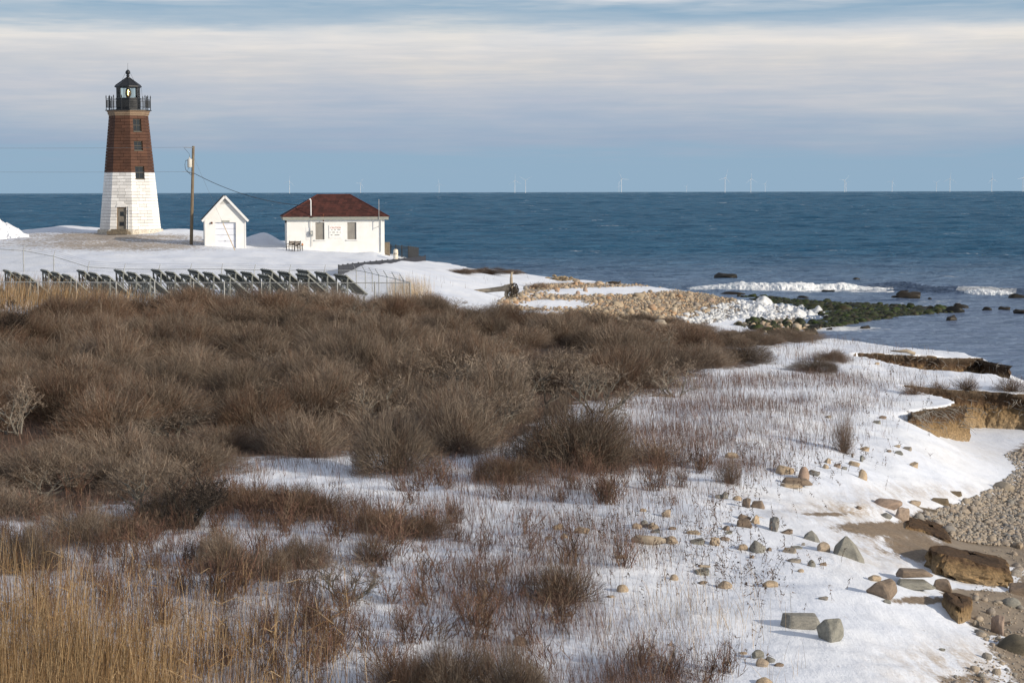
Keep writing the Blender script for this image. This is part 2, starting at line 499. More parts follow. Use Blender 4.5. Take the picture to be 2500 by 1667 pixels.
def rock_mat(name, stops, scale=3.0, bump=.5, var=.22, rough=.9, snow=0.0, moss=None):
    """stops: colours picked per stone; speckle and facets come from noise"""
    m, q, p = new_mat(name)
    tc = q.n('ShaderNodeTexCoord'); oi = q.n('ShaderNodeObjectInfo')
    geo = q.n('ShaderNodeNewGeometry')
    at = q.n('ShaderNodeAttribute', attribute_name='rnd')
    rr = q.math('FRACT', q.math('ADD', oi.outputs['Random'], at.outputs['Fac']))
    base = q.ramp(rr, stops)
    off = q.n('ShaderNodeVectorMath', operation='ADD', i_0=tc.outputs['Object'])
    cmb = q.n('ShaderNodeCombineXYZ', i_0=q.math('MULTIPLY', rr, 37.0), i_1=q.math('MULTIPLY', rr, 11.0))
    q.put(off.inputs[1], cmb.outputs[0])
    n = q.noise(off.outputs[0], scale, 6, .62)
    n2 = q.noise(off.outputs[0], scale * 9, 3, .6)
    col = q.mix(1.0, base, q.ramp(n, [(.25, (.62,) * 3), (.5, (1,) * 3), (.75, (1.28, 1.24, 1.18))]), 'MULTIPLY')
    col = q.mix(1.0, col, q.ramp(n2, [(.3, (.72,) * 3), (.55, (1,) * 3), (.8, (1.2,) * 3)]), 'MULTIPLY')
    if moss:
        nm = q.noise(geo.outputs['Position'], 1.6, 4, .6)
        sp = q.n('ShaderNodeSeparateXYZ', i_0=geo.outputs['Normal'])
        col = q.mix(q.math('MULTIPLY', q.smooth(sp.outputs[2], -.1, .5), q.smooth(nm, moss[1], moss[1] + .2)), col, (*moss[0], 1))
    if snow:
        sp = q.n('ShaderNodeSeparateXYZ', i_0=geo.outputs['Normal'])
        col = q.mix(q.smooth(q.math('ADD', sp.outputs[2], q.math('MULTIPLY', n, .5)), 1.25 - snow, 1.33 - snow), col, (.82, .84, .88, 1))
    q.put(p.inputs['Base Color'], col)
    p.inputs['Roughness'].default_value = rough
    p.inputs['Specular IOR Level'].default_value = .3
    bm_ = q.n('ShaderNodeBump', i_Height=q.math('ADD', n, q.math('MULTIPLY', n2, .35)), i_Strength=bump)
    bm_.inputs['Distance'].default_value = .03
    q.put(p.inputs['Normal'], bm_.outputs[0])
    return m
M['rock'] = rock_mat('granite', [(0, (.30, .26, .21)), (.2, (.40, .34, .26)), (.4, (.27, .25, .22)), (.6, (.36, .28, .22)), (.8, (.24, .23, .21)), (1, (.34, .29, .23))])
M['tan_stone'] = rock_mat('tan_fieldstone', [(0, (.42, .34, .25)), (.5, (.46, .36, .25)), (1, (.38, .31, .24))])
M['grey_stone'] = rock_mat('grey_slab_stone', [(0, (.24, .23, .21)), (.5, (.27, .26, .22)), (1, (.20, .20, .19))])
M['brown_stone'] = rock_mat('brown_slab_stone', [(0, (.22, .17, .13)), (.5, (.26, .20, .15)), (1, (.20, .15, .11))])
M['pink_stone'] = rock_mat('pink_granite', [(0, (.36, .26, .20)), (.5, (.40, .30, .23)), (1, (.33, .25, .20))])
M['cobble'] = rock_mat('spit_cobble', [(0, (.40, .31, .21)), (.18, (.50, .38, .25)), (.36, (.34, .29, .22)), (.55, (.47, .37, .27)), (.72, (.42, .26, .15)), (.86, (.30, .27, .23)), (1, (.52, .43, .32))], 2.5)
M['beach_cobble'] = rock_mat('beach_cobble', [(0, (.34, .29, .23)), (.2, (.42, .35, .27)), (.4, (.25, .24, .22)), (.6, (.38, .31, .24)), (.8, (.22, .22, .22)), (1, (.44, .37, .29))], 3)
M['algae'] = rock_mat('algae_stone', [(0, (.020, .024, .012)), (.3, (.030, .034, .014)), (.6, (.016, .016, .013)), (.85, (.05, .04, .022)), (1, (.022, .028, .010))], 2.5, moss=((.034, .056, .008), .45), rough=.65)
M['wet_rock'] = rock_mat('wet_sea_rock', [(0, (.022, .020, .016)), (.5, (.035, .028, .02)), (1, (.018, .018, .016))], 2.0, rough=.5, bump=.8)
M['olive_rock'] = rock_mat('olive_boulder', [(0, (.10, .09, .065)), (1, (.12, .10, .075))], 2.0)

def make_ice():
    m, q, p = new_mat('ice_glaze')
    tc = q.n('ShaderNodeTexCoord')
    n = q.noise(tc.outputs['Object'], 3.0, 4, .6)
    q.put(p.inputs['Base Color'], q.mix(q.smooth(n, .3, .7), (.68, .70, .73, 1), (.48, .49, .49, 1)))
    p.inputs['Roughness'].default_value = .35
    p.inputs['Subsurface Weight'].default_value = .0
    bm_ = q.n('ShaderNodeBump', i_Height=n, i_Strength=.4); bm_.inputs['Distance'].default_value = .04
    q.put(p.inputs['Normal'], bm_.outputs[0])
    return m
M['ice'] = make_ice()

def bank_mat():
    m, q, p = new_mat('eroded_soil')
    tc = q.n('ShaderNodeTexCoord')
    a = q.n('ShaderNodeAttribute', attribute_name='strat')          # 0 at the foot, 1 at the turf
    v = q.mapping(tc.outputs['Object'], (3, 3, 1.4))
    n = q.noise(v, 1.6, 6, .65); n2 = q.noise(tc.outputs['Object'], 16, 4, .65)
    s = q.math('ADD', a.outputs['Fac'], q.math('MULTIPLY', q.math('SUBTRACT', n, .5), .55))
    col = q.ramp(s, [(0, (.33, .26, .175)), (.35, (.30, .215, .125)), (.58, (.22, .15, .08)), (.72, (.10, .064, .04)), (.9, (.06, .043, .03)), (1, (.10, .075, .053))])
    col = q.mix(1.0, col, q.ramp(n2, [(.28, (.5,) * 3), (.5, (1,) * 3), (.75, (1.5, 1.42, 1.3))]), 'MULTIPLY')
    q.put(p.inputs['Base Color'], col)
    p.inputs['Roughness'].default_value = .95
    p.inputs['Specular IOR Level'].default_value = .1
    bm_ = q.n('ShaderNodeBump', i_Height=q.math('ADD', n, n2), i_Strength=.9); bm_.inputs['Distance'].default_value = .06
    q.put(p.inputs['Normal'], bm_.outputs[0])
    return m
M['bank'] = bank_mat()

def ground_mat():
    m, q, p = new_mat('snowy_ground')
    tc = q.n('ShaderNodeTexCoord')
    P = tc.outputs['Object']
    def A(n): return q.n('ShaderNodeAttribute', attribute_name=n).outputs['Fac']
    big = q.noise(P, .35, 5, .6)
    mid = q.noise(P, 2.2, 6, .65)
    fine = q.noise(P, 14, 5, .7)
    grit = q.noise(P, 60, 3, .7)
    snow = q.mix(q.smooth(big, .35, .65), (.75, .79, .87, 1), (.81, .835, .88, 1))
    # bare soil, sand, dead turf, litter: ground colours; the last also holds thicket shade as dark tone
    sand = q.mix(q.smooth(mid, .3, .7), (.30, .245, .185, 1), (.22, .175, .13, 1))
    sand = q.mix(q.smooth(grit, .55, .75), sand, (.13, .11, .09, 1))
    soil = q.mix(q.smooth(fine, .3, .7), (.16, .115, .075, 1), (.28, .22, .16, 1))
    turf = q.mix(q.smooth(fine, .3, .7), (.24, .17, .10, 1), (.38, .29, .19, 1))
    litt_shade = q.mix(q.smooth(fine, .3, .7), (.05, .032, .022, 1), (.12, .075, .05, 1))
    def edge(mask, k, nz, w=.10):
        s = q.math('ADD', mask, q.math('MULTIPLY', q.math('SUBTRACT', nz, .5), k))
        return q.smooth(s, .5 - w, .5 + w)
    streak = q.noise(q.mapping(P, (1.4, .35, 1)), 3.0, 6, .7)
    nz = q.math('ADD', q.math('MULTIPLY', mid, .6), q.math('MULTIPLY', fine, .4))
    stn = q.math('ADD', q.math('MULTIPLY', streak, .65), q.math('MULTIPLY', fine, .35))
    col = q.mix(edge(A('litter_shade'), 1.6, nz, .16), snow, litt_shade)
    speck = q.noise(q.mapping(P, (1.0, .42, 1)), 4.2, 7, .75)
    col = q.mix(q.math('MULTIPLY', edge(A('lawn'), 2.6, speck, .2), .85), col, turf)
    stain = q.mix(q.math('MULTIPLY', A('stain'), q.smooth(stn, .38, .62)), col, (.42, .335, .245, 1))
    col = q.mix(edge(A('dirt'), 1.5, stn, .12), stain, soil)
    col = q.mix(edge(A('sand'), 1.3, nz, .07), col, sand)
    gn = q.n('ShaderNodeSeparateXYZ', i_0=q.n('ShaderNodeNewGeometry').outputs['True Normal'])
    col = q.mix(q.math('MULTIPLY', q.math('SUBTRACT', 1.0, q.smooth(gn.outputs[2], .42, .62)), A('crumble')), col, q.mix(q.smooth(mid, .35, .6), (.06, .043, .03, 1), (.22, .145, .075, 1)))
    q.put(p.inputs['Base Color'], col)
    p.inputs['Roughness'].default_value = .8
    p.inputs['Specular IOR Level'].default_value = .25
    h = q.math('ADD', q.math('MULTIPLY', mid, .8), q.math('ADD', q.math('MULTIPLY', fine, .14), q.math('MULTIPLY', streak, .6)))
    bm_ = q.n('ShaderNodeBump', i_Height=h, i_Strength=.5); bm_.inputs['Distance'].default_value = .08
    q.put(p.inputs['Normal'], bm_.outputs[0])
    return m
M['ground'] = ground_mat()

def sea_mat():
    m, q, p = new_mat('sea_water')
    geo = q.n('ShaderNodeNewGeometry')
    P = geo.outputs['Position']
    fo = q.n('ShaderNodeAttribute', attribute_name='foam').outputs['Fac']
    sh = q.n('ShaderNodeAttribute', attribute_name='near_gleam').outputs['Fac']
    # chop too small for the mesh
    c1 = q.noise(q.mapping(P, (.55, 1.15, 1)), 1.7, 4, .6)
    c2 = q.noise(q.mapping(P, (.16, .36, 1)), 1.0, 5, .65)
    c4 = q.noise(q.mapping(P, (.022, .06, 1)), 1.0, 5, .68)
    c3 = q.noise(q.mapping(P, (.008, .03, 1)), 1.0, 4, .6)
    h = q.math('ADD', q.math('MULTIPLY', c1, .60), q.math('ADD', q.math('MULTIPLY', c2, 1.15), q.math('MULTIPLY', c4, 6.0)))
    bm_ = q.n('ShaderNodeBump', i_Height=h, i_Strength=1.0); bm_.inputs['Distance'].default_value = .9
    deep = q.mix(q.smooth(q.math('ADD', q.math('MULTIPLY', c3, .35), q.math('ADD', q.math('MULTIPLY', c4, .25), q.math('ADD', q.math('MULTIPLY', c2, .2), q.math('MULTIPLY', c1, .2)))), .425, .565), (.014, .083, .165, 1), (.040, .138, .240, 1))  # light and dark sides of the chop put into the water colour
    col = q.mix(sh, deep, (.17, .22, .33, 1))  # reflected cloud near the shore put into the base colour as pale lavender
    # white caps: scattered flecks of foam riding the chop
    w1 = q.noise(q.mapping(P, (.045, .12, 1)), 1.0, 6, .72)
    w2 = q.noise(q.mapping(P, (.7, 1.5, 1)), 1.0, 3, .6)
    caps = q.math('MULTIPLY', q.smooth(w1, .635, .68), q.smooth(w2, .45, .6))
    f1 = q.smooth(q.math('ADD', fo, q.math('MULTIPLY', q.math('SUBTRACT', q.noise(P, 1.1, 5, .7), .5), .9)), .42, .58)
    foam = q.math('MAXIMUM', caps, f1)
    # a rough sea: the facets one sees lean towards the eye, so it mirrors less than a flat sheet would
    df = q.n('ShaderNodeBsdfDiffuse'); q.put(df.inputs['Color'], q.mix(foam, col, (.80, .82, .84, 1)))
    gl = q.n('ShaderNodeBsdfGlossy'); gl.inputs['Roughness'].default_value = .12; gl.inputs['Color'].default_value = (.80, .93, 1, 1); q.put(gl.inputs['Normal'], bm_.outputs[0])
    q.put(df.inputs['Normal'], bm_.outputs[0])
    fr = q.n('ShaderNodeFresnel'); fr.inputs['IOR'].default_value = 1.33; q.put(fr.inputs['Normal'], bm_.outputs[0])
    k = q.math('MULTIPLY', q.math('MULTIPLY', fr.outputs[0], q.math('SUBTRACT', 1.0, foam)), q.math('ADD', .50, q.math('MULTIPLY', sh, .55)))
    ms = q.n('ShaderNodeMixShader', i_0=k, i_1=df.outputs[0], i_2=gl.outputs[0])
    q.t.nodes.remove(p)
    q.t.links.new(ms.outputs[0], [n for n in q.t.nodes if n.type == 'OUTPUT_MATERIAL'][0].inputs[0])
    return m
M['sea'] = sea_mat()

def foam_mat():
    m, q, p = new_mat('wave_foam')
    P = q.n('ShaderNodeNewGeometry').outputs['Position']
    n = q.noise(q.mapping(P, (1.2, 1.2, 2.4)), 1.5, 6, .7)
    q.put(p.inputs['Base Color'], q.mix(q.smooth(n, .3, .55), (.50, .58, .62, 1), (.84, .86, .88, 1)))
    p.inputs['Roughness'].default_value = .8
    bm_ = q.n('ShaderNodeBump', i_Height=n, i_Strength=.8); bm_.inputs['Distance'].default_value = .25
    q.put(p.inputs['Normal'], bm_.outputs[0])
    return m
M['foam'] = foam_mat()


# ------------------------------------------------------------------ ground
def grid_faces(nr, nc):
    i = np.arange(nr - 1)[:, None] * nc + np.arange(nc - 1)[None]
    i = i.ravel()
    return np.stack([i, i + 1, i + nc + 1, i + nc], -1)

def blob(px, py, cx, cy, rx, ry): return np.exp(-(((px - cx) / rx) ** 2 + ((py - cy) / ry) ** 2))

THICKET = [(-400, 765), (300, 762), (560, 742), (800, 742), (1050, 757), (1250, 779), (1450, 795), (1640, 804), (1800, 812), (1900, 812), (1980, 826), (1880, 846), (1700, 872), (1850, 874), (1850, 893), (1650, 905), (1560, 955), (1400, 990), (1330, 1030),
           (1240, 1080), (1100, 1120), (900, 1100), (640, 1122), (480, 1160), (420, 1185), (300, 1235), (60, 1270), (-400, 1300)]

az = np.linspace(R(-21), R(21), 490)
rr_ = np.concatenate([np.geomspace(11, 34, 150)[:-1], np.geomspace(34, 100, 290)[:-1], np.geomspace(100, 330, 170)])
RR, AZ = np.meshgrid(rr_, az, indexing='ij')
GX = RR * np.sin(AZ); GY = RR * np.cos(AZ)
GZ = height(GX, GY)
def height(x, y):
    """height of the ground mesh itself"""
    x = np.asarray(x, float); y = np.asarray(y, float)
    r = np.clip(np.hypot(x, y), rr_[0], rr_[-1] - 1e-6); a = np.clip(np.arctan2(x, y), az[0], az[-1] - 1e-9)
    i = np.clip(np.searchsorted(rr_, r, 'right') - 1, 0, len(rr_) - 2); fj = (a - az[0]) / (az[1] - az[0])
    j = np.clip(fj.astype(int), 0, len(az) - 2); fj = fj - j
    fi = (r - rr_[i]) / (rr_[i + 1] - rr_[i])
    return (GZ[i, j] * (1 - fj) + GZ[i, j + 1] * fj) * (1 - fi) + (GZ[i + 1, j] * (1 - fj) + GZ[i + 1, j + 1] * fj) * fi
gpx, gpy = project(GX, GY, GZ)
nzw = fbm(GX * .5, GY * .5, 4, 71) - .5
lawn = np.clip(blob(gpx, gpy, 230, 592, 330, 24) * .66 + blob(gpx, gpy, 380, 604, 200, 9) * .26 + blob(gpx, gpy, 330, 578, 170, 6) * .36 + blob(gpx, gpy, 200, 572, 130, 5) * .3 + blob(gpx, gpy, 510, 590, 60, 4) * .3 + blob(gpx, gpy, 870, 614, 60, 3) * .35 + nzw * .35, 0, 1) * (GY > 125)
lawn = np.where((gpy > 652) | (gpx > 960), 0, lawn)
tp = np.array(THICKET, float)
tin = inpoly(gpx, gpy, THICKET)
td = pdist(gpx, gpy, THICKET)
litter_shade = np.where(tin, np.clip(.5 + td / 60, 0, .86), np.clip(.5 - td / 40, 0, .5)) * (GY < 118) + nzw * .5 * tin  # dead leaves under the bushes, with the thicket's shade put into their colour
stain = np.clip(blob(gpx, gpy, 2060, 1245, 150, 26) + blob(gpx, gpy, 2200, 1330, 170, 55) + blob(gpx, gpy, 2250, 1200, 200, 20) * .6 + blob(gpx, gpy, 2330, 1620, 170, 60) * .9
                + blob(gpx, gpy, 2420, 1025, 130, 22) * .7 + blob(gpx, gpy, 1830, 1210, 90, 12) * .3 + blob(gpx, gpy, 2400, 1110, 200, 30) * .25, 0, 1)
dirt = np.clip(blob(gpx, gpy, 2140, 1288, 140, 20) * .85 + blob(gpx, gpy, 2290, 1262, 80, 24) * .9 + blob(gpx, gpy, 2230, 1330, 110, 32) * .75 + blob(gpx, gpy, 2010, 1255, 80, 7) * .75
               + blob(gpx, gpy, 2250, 1465, 90, 12) * .9 + blob(gpx, gpy, 2370, 1660, 130, 30) * .62 + blob(gpx, gpy, 2310, 1355, 90, 20) * .8, 0, 1)
SANDP = [(2290, 1268), (2400, 1215), (2470, 1180), (2520, 1130), (2460, 1110), (2540, 1060), (2900, 1060), (2900, 1700), (2520, 1700), (2440, 1610), (2395, 1555), (2330, 1480), (2290, 1435), (2330, 1425), (2480, 1440), (2480, 1425),
         (2420, 1412), (2330, 1395), (2300, 1330)]
sd = sdist(gpx, gpy, SANDP)
sand = np.clip(.5 + sd / 70, 0, .95) * (gpy > 1000)
sand -= .9 * (blob(gpx, gpy, 2425, 1430, 90, 9) + blob(gpx, gpy, 2470, 1395, 40, 14) + blob(gpx, gpy, 2430, 1560, 40, 10) + blob(gpx, gpy, 2460, 1290, 40, 8))
# stony spit: tan shingle with wind-packed snow left in the hollows
SPIT = [(1225, 748), (1235, 726), (1260, 714), (1310, 692), (1400, 690), (1480, 692), (1560, 694), (1660, 706), (1790, 726), (1830, 760), (1700, 800), (1300, 800)]
ssd = sdist(gpx, gpy, SPIT)
spit = np.clip(.5 + ssd / 22, 0, .8) * (GY > 112)
snowband = np.clip(blob(gpx, gpy, 1440, 712, 130, 9) + blob(gpx, gpy, 1350, 742, 110, 11) + blob(gpx, gpy, 1300, 765, 90, 7) + blob(gpx, gpy, 1280, 722, 40, 5) + blob(gpx, gpy, 1560, 706, 90, 6), 0, 1)
sand = np.clip(np.where(GY > 112, spit - .75 * snowband, sand), 0, 1)
sand = np.where((GZ < .35) & (GY > 112), 1, sand)
me = np_mesh('snowy_ground', np.stack([GX, GY, GZ], -1).reshape(-1, 3), grid_faces(*RR.shape), smooth=True,
             attrs=dict(lawn=lawn.ravel(), litter_shade=np.clip(litter_shade, 0, 1).ravel(), stain=stain.ravel(), dirt=dirt.ravel(), sand=sand.ravel(), crumble=((GX > 5) & (GY < 100)).astype(float).ravel()))
tag(link('ground', me, M['ground']), 'snow covered headland sloping to a stony beach', 'ground', kind='structure')

# ------------------------------------------------------------------ sea
rs = [100.0]
while rs[-1] < 400: rs.append(rs[-1] + max(.36, .0030 * rs[-1]))
while rs[-1] < 20000: rs.append(rs[-1] * 1.0052)
while rs[-1] < 100000: rs.append(rs[-1] * 1.05)
rs = np.array(rs)
saz = np.linspace(R(-22), R(22), 340)
SR, SA = np.meshgrid(rs, saz, indexing='ij')
X = SR * np.sin(SA); Y = SR * np.cos(SA)
H = np.zeros_like(X)
wr = np.random.default_rng(3)
cell = np.maximum(np.maximum(.36, .0042 * SR), SR * (saz[1] - saz[0]))
gust = .7 + .6 * fbm(X * .02, Y * .008, 3, 44)
for k in range(64):
    lam = 1.5 * (260 / 1.5) ** (k / 63)
    th = R(262) + wr.normal(0, .62)
    kk = 2 * math.pi / lam
    a = .0115 * lam
    ph = (X * math.cos(th) + Y * math.sin(th)) * kk + wr.uniform(0, 6.28) + 1.5 * vn(X / lam / 5, Y / lam / 5, k)
    s_ = np.sin(ph)
    H += a * (s_ + .35 * (s_ * s_ - .5)) * sst(lam / cell, 2.3, 3.4) * (1 - sst(lam, 4.5 * cell + 2.2, 10 * cell + 4))
fade = np.clip(1 - (SR - 12000) / 6000, 0, 1)
calm = .5 + .5 * sst(SR, 190, 300)
H *= fade * gust * calm * .55
# the swell that breaks off the point
WV = PZ([1560, 1680, 1900, 2080, 2190, 2340, 2450, 2560, 2700], [694, 704, 707, 707, 709, 716, 718, 722, 728], 0.0)
WV = np.array(WV)
wy = np.interp(X, WV[:, 0], WV[:, 1])
crest = np.interp(X, WV[:, 0], [0, .3, .45, .5, .95, .75, .75, .6, .3])
dd = Y - wy
H += crest * np.exp(-(dd / np.where(dd > 0, 3.4, 1.3)) ** 2) * (np.abs(X) < 80)
spx, spy = project(X, Y, H)
foam = .55 * np.exp(-((dd + 2.6) / 2.4) ** 2) * (crest > .3) * (spx < 2180) + .75 * np.exp(-((dd + .6) / 1.0) ** 2) * ((spx > 2340) & (spx < 2480))
foam += .38 * blob(spx, spy, 2000, 760, 420, 30) * (SR < 240) + .45 * blob(spx, spy, 1950, 800, 160, 7) + .42 * blob(spx, spy, 2450, 905, 60, 14) + .4 * blob(spx, spy, 2050, 805, 260, 10) + .3 * blob(spx, spy, 2300, 735, 200, 14)
near_gleam = 1 - sst(SR, 150, 400)  # by distance alone: where the pale reflection is painted in
me = np_mesh('sea', np.stack([X, Y, H], -1).reshape(-1, 3), grid_faces(*SR.shape), smooth=True, attrs=dict(foam=np.clip(foam, 0, 1).ravel(), near_gleam=np.clip(near_gleam, 0, 1).ravel()))
tag(link('sea', me, M['sea']), 'dark blue choppy sea reaching to the horizon', 'sea', kind='structure')

def breaker(px0, px1, hmax, label, seed):
    n, k = 420, 16
    wx = np.linspace(*np.interp([px0, px1], [1560, 1680, 1900, 2080, 2190, 2340, 2450, 2560, 2700], WV[:, 0]), n)
    wyy = np.interp(wx, WV[:, 0], WV[:, 1])
    t = np.linspace(0, 1, k)
    env = np.sin(np.linspace(0, math.pi, n)) ** .5 * (.75 + .5 * (fbm(wx * .35, wx * 0, 3, seed) - .5))
    a = math.pi * t
    V = np.zeros((n, k, 3))
    nzv = fbm(wx[:, None] * 1.7 + 0 * t, 9 * t[None] + 0 * wx[:, None], 4, seed + 1) - .5
    nz2 = fbm(wx[:, None] * 4.5 + 0 * t, 14 * t[None] + 0 * wx[:, None], 3, seed + 2) - .5
    r_ = env[:, None] * (1 + .45 * nzv + .28 * nz2)
    V[..., 0] = wx[:, None]
    V[..., 1] = wyy[:, None] - 1.5 - np.cos(a)[None] * 1.25 * r_
    V[..., 2] = np.sin(a)[None] ** .8 * hmax * r_ - .05
    return tag(link('breaking_wave', np_mesh('breaking_wave', V.reshape(-1, 3), grid_faces(n, k)[:, ::-1], smooth=True), M['foam']), label, 'wave', kind='stuff')
breaker(1668, 2195, 1.15, 'long white breaker rolling in off the rocky point', 91)
breaker(2340, 2475, .8, 'short white breaker curling right of the long one', 95)

# ------------------------------------------------------------------ lighthouse
def zat(py, D, px=1250): return float(PD(px, py, D)[2])

def paint_mat(name, c1, c2, wear, wearcol, rough=.8):
    """painted granite: the coat thins, stains and flakes in patches"""
    m, q, p = new_mat(name)
    P = q.n('ShaderNodeNewGeometry').outputs['Position']
    oi = q.n('ShaderNodeObjectInfo')
    n = q.noise(P, 1.1, 5, .65); n2 = q.noise(q.mapping(P, (3, 3, 6)), 2.2, 5, .7)
    col = q.mix(q.smooth(n, .3, .7), (*c1, 1), (*c2, 1))
    hs = q.n('ShaderNodeHueSaturation', i_Color=col)
    q.put(hs.inputs['Value'], q.math('ADD', .84, q.math('MULTIPLY', oi.outputs['Random'], .3)))
    col = q.mix(q.smooth(n2, wear, wear + .12), hs.outputs[0], (*wearcol, 1))
    q.put(p.inputs['Base Color'], col)
    p.inputs['Roughness'].default_value = rough
    p.inputs['Specular IOR Level'].default_value = .25
    bm_ = q.n('ShaderNodeBump', i_Height=n2, i_Strength=.3); bm_.inputs['Distance'].default_value = .02
    q.put(p.inputs['Normal'], bm_.outputs[0])
    return m
M['brown_paint'] = paint_mat('brown_painted_granite', (.080, .040, .027), (.115, .055, .034), .64, (.27, .20, .16))
M['white_paint'] = paint_mat('white_painted_granite', (.79, .775, .745), (.70, .68, .65), .63, (.42, .39, .35))
M['mortar'] = simple('joint_mortar', (.20, .16, .13), (.14, .10, .08), .95, 4)
M['cornice'] = paint_mat('buff_cornice', (.27, .20, .135), (.22, .15, .10), .62, (.18, .11, .07))
M['plinth'] = paint_mat('weathered_plinth', (.62, .58, .50), (.48, .43, .35), .52, (.20, .17, .13))

LD = 194.0
LX = float(PD(318.5, 560, LD)[0])
LG = 6.95
Z0, Z1 = 7.50, zat(284, LD, 318)
RB, RT = 2.93, 1.88
A0 = math.atan2(-LD, -LX) + R(3.7)             # the edge nearest the camera (angle in plan), turned a little to the right
light = empty('lighthouse', 'octagonal lighthouse, brown above and white below, with a lit lantern', 'lighthouse', (LX, LD, 0))
def corner(k, z, r0=RB, r1=RT, za=None, zb=None):
    za = Z0 if za is None else za; zb = Z1 if zb is None else zb
    r_ = r0 + (r1 - r0) * (z - za) / (zb - za)
    a = A0 + k * math.pi / 4
    return Vector((r_ * math.cos(a), r_ * math.sin(a), z))
NC = 36
CHT = (Z1 - Z0) / NC
ZSPLIT = Z0 + round((zat(419.5, LD, 318) - Z0) / CHT) * CHT
TH = .26
# openings: face -> list of (u0, u1, course0, course1) ; u in metres from the face's middle line, seen from outside left to right
def course(py): return round((zat(py, LD, 318) - Z0) / CHT)
OPEN = {0: [(-.42, .42, course(320), course(288)), (-.44, .44, course(372), course(342)), (-.47, .47, course(439), course(406))],
        -1: [(-.47, .47, 0, course(508))]}
jr = random.Random(5)
def face_frame(k):
    """centre line bottom and top, right-hand unit vector, outward normal of face between corner k and k+1 (counter-clockwise from above = left to right seen from outside)"""
    p0, p1, q0, q1 = corner(k, Z0), corner(k + 1, Z0), corner(k, Z1), corner(k + 1, Z1)
    rgt = (p1 - p0).normalized()
    cb, ct = (p0 + p1) / 2, (q0 + q1) / 2
    up = (ct - cb).normalized()
    return cb, ct, rgt, rgt.cross(up).normalized(), (p1 - p0).length, (q1 - q0).length
def block_verts(k, u0, u1, c0, c1, out, inn):
    cb, ct, rgt, nrm, wb, wt = face_frame(k)
    vs = []
    for d in (out, -inn):
        for (t, us) in ((c0, u0), (c1, u1)):
            c = cb.lerp(ct, t)
            vs += [c + rgt * us[0] + nrm * d, c + rgt * us[1] + nrm * d]
    return vs
BF = [(0, 1, 3, 2), (4, 6, 7, 5), (0, 4, 5, 1), (2, 3, 7, 6), (1, 5, 7, 3), (0, 2, 6, 4)]
rest = {'brown': MB(), 'white': MB()}
for k in range(-4, 4):
    cb, ct, rgt, nrm, wb, wt = face_frame(k)
    for c in range(NC):
        t0, t1 = c / NC, (c + 1) / NC
        w0, w1 = wb + (wt - wb) * t0, wb + (wt - wb) * t1
        wm = (w0 + w1) / 2
        ops = [(o[0], o[1]) for o in OPEN.get(k, []) if o[2] <= c < o[3]]
        cuts = [-.5 * wm]
        n = max(2, round(wm / .72))
        for j in range(1, n):
            cuts.append(wm * (j / n - .5) + (.16 if c % 2 else -.16) * wm / n * 1.2 + jr.uniform(-.07, .07))
        cuts.append(.5 * wm)
        segs = []
        for a, e in zip(cuts[:-1], cuts[1:]):
            parts = [(a, e)]
            for o0, o1 in ops:
                parts = [q for s0, s1 in parts for q in ((s0, min(s1, o0)), (max(s0, o1), s1)) if q[1] - q[0] > .04]
            segs += parts
        for a, e in segs:
            g = .013
            la = (-.5 * w0, -.5 * w1) if abs(a + .5 * wm) < 1e-6 else (a + g, a + g)
            ra = (.5 * w0, .5 * w1) if abs(e - .5 * wm) < 1e-6 else (e - g, e - g)
            gc = .013 / CHT / NC
            vs = block_verts(k, (la[0], ra[0]), (la[1], ra[1]), t0 + gc, t1 - gc, jr.uniform(-.006, .008), TH)
            col = 'brown' if Z0 + c * CHT > ZSPLIT - .01 else 'white'
            if k in (0, -1):
                m_ = MB().add(vs, BF)
                m_.build('stone_block', M[col + '_paint'], light)
            else:
                rest[col].add(vs, BF)
tag(rest['brown'].build('stone_course', M['brown_paint'], light), kind='stuff')
tag(rest['white'].build('stone_course', M['white_paint'], light), kind='stuff')
m_ = MB()
rb, rt_ = RB - TH * .9, RT - TH * .9
m_.lathe([(rb, Z0), (rt_, Z1)], 8, a0=A0)
m_.build('mortar_core', M['mortar'], light)
MB().lathe([(3.16, LG - 1.2), (3.16, LG + .42), (3.10, Z0 - .003)], 8, a0=A0).build('plinth', M['plinth'], light)
# cornice, deck, railing, lantern
MB().lathe([(1.90, Z1 + .003), (1.92, Z1 + .12), (1.99, Z1 + .16), (1.99, Z1 + .34), (2.08, Z1 + .40), (2.08, Z1 + .50)], 8, a0=A0).build('cornice', M['cornice'], light)
ZD = Z1 + .503
MB().lathe([(2.22, ZD), (2.22, ZD + .07)], 8, a0=A0).build('gallery_deck', M['black'], light)
rail = MB().build('railing', M['black'], light) if False else None
rl = MB()
for k in range(8):
    a, e = [Vector((2.10 * math.cos(A0 + (k + j) * math.pi / 4), 2.10 * math.sin(A0 + (k + j) * math.pi / 4), ZD + .07)) for j in (0, 1)]
    rl.tube([a + Vector((0, 0, .25)), e + Vector((0, 0, .25))], .018, 5)
    rl.tube([a + Vector((0, 0, .92)), e + Vector((0, 0, .92))], .018, 5)
    rl.tube([a + Vector((0, 0, 1.05)), e + Vector((0, 0, 1.05))], .022, 5)
    for j in range(1, 14):
        c = a.lerp(e, j / 14)
        rl.tube([c + Vector((0, 0, .25)), c + Vector((0, 0, .92))], .012, 4, False)
ro = rl.build('railing', M['black'], light)
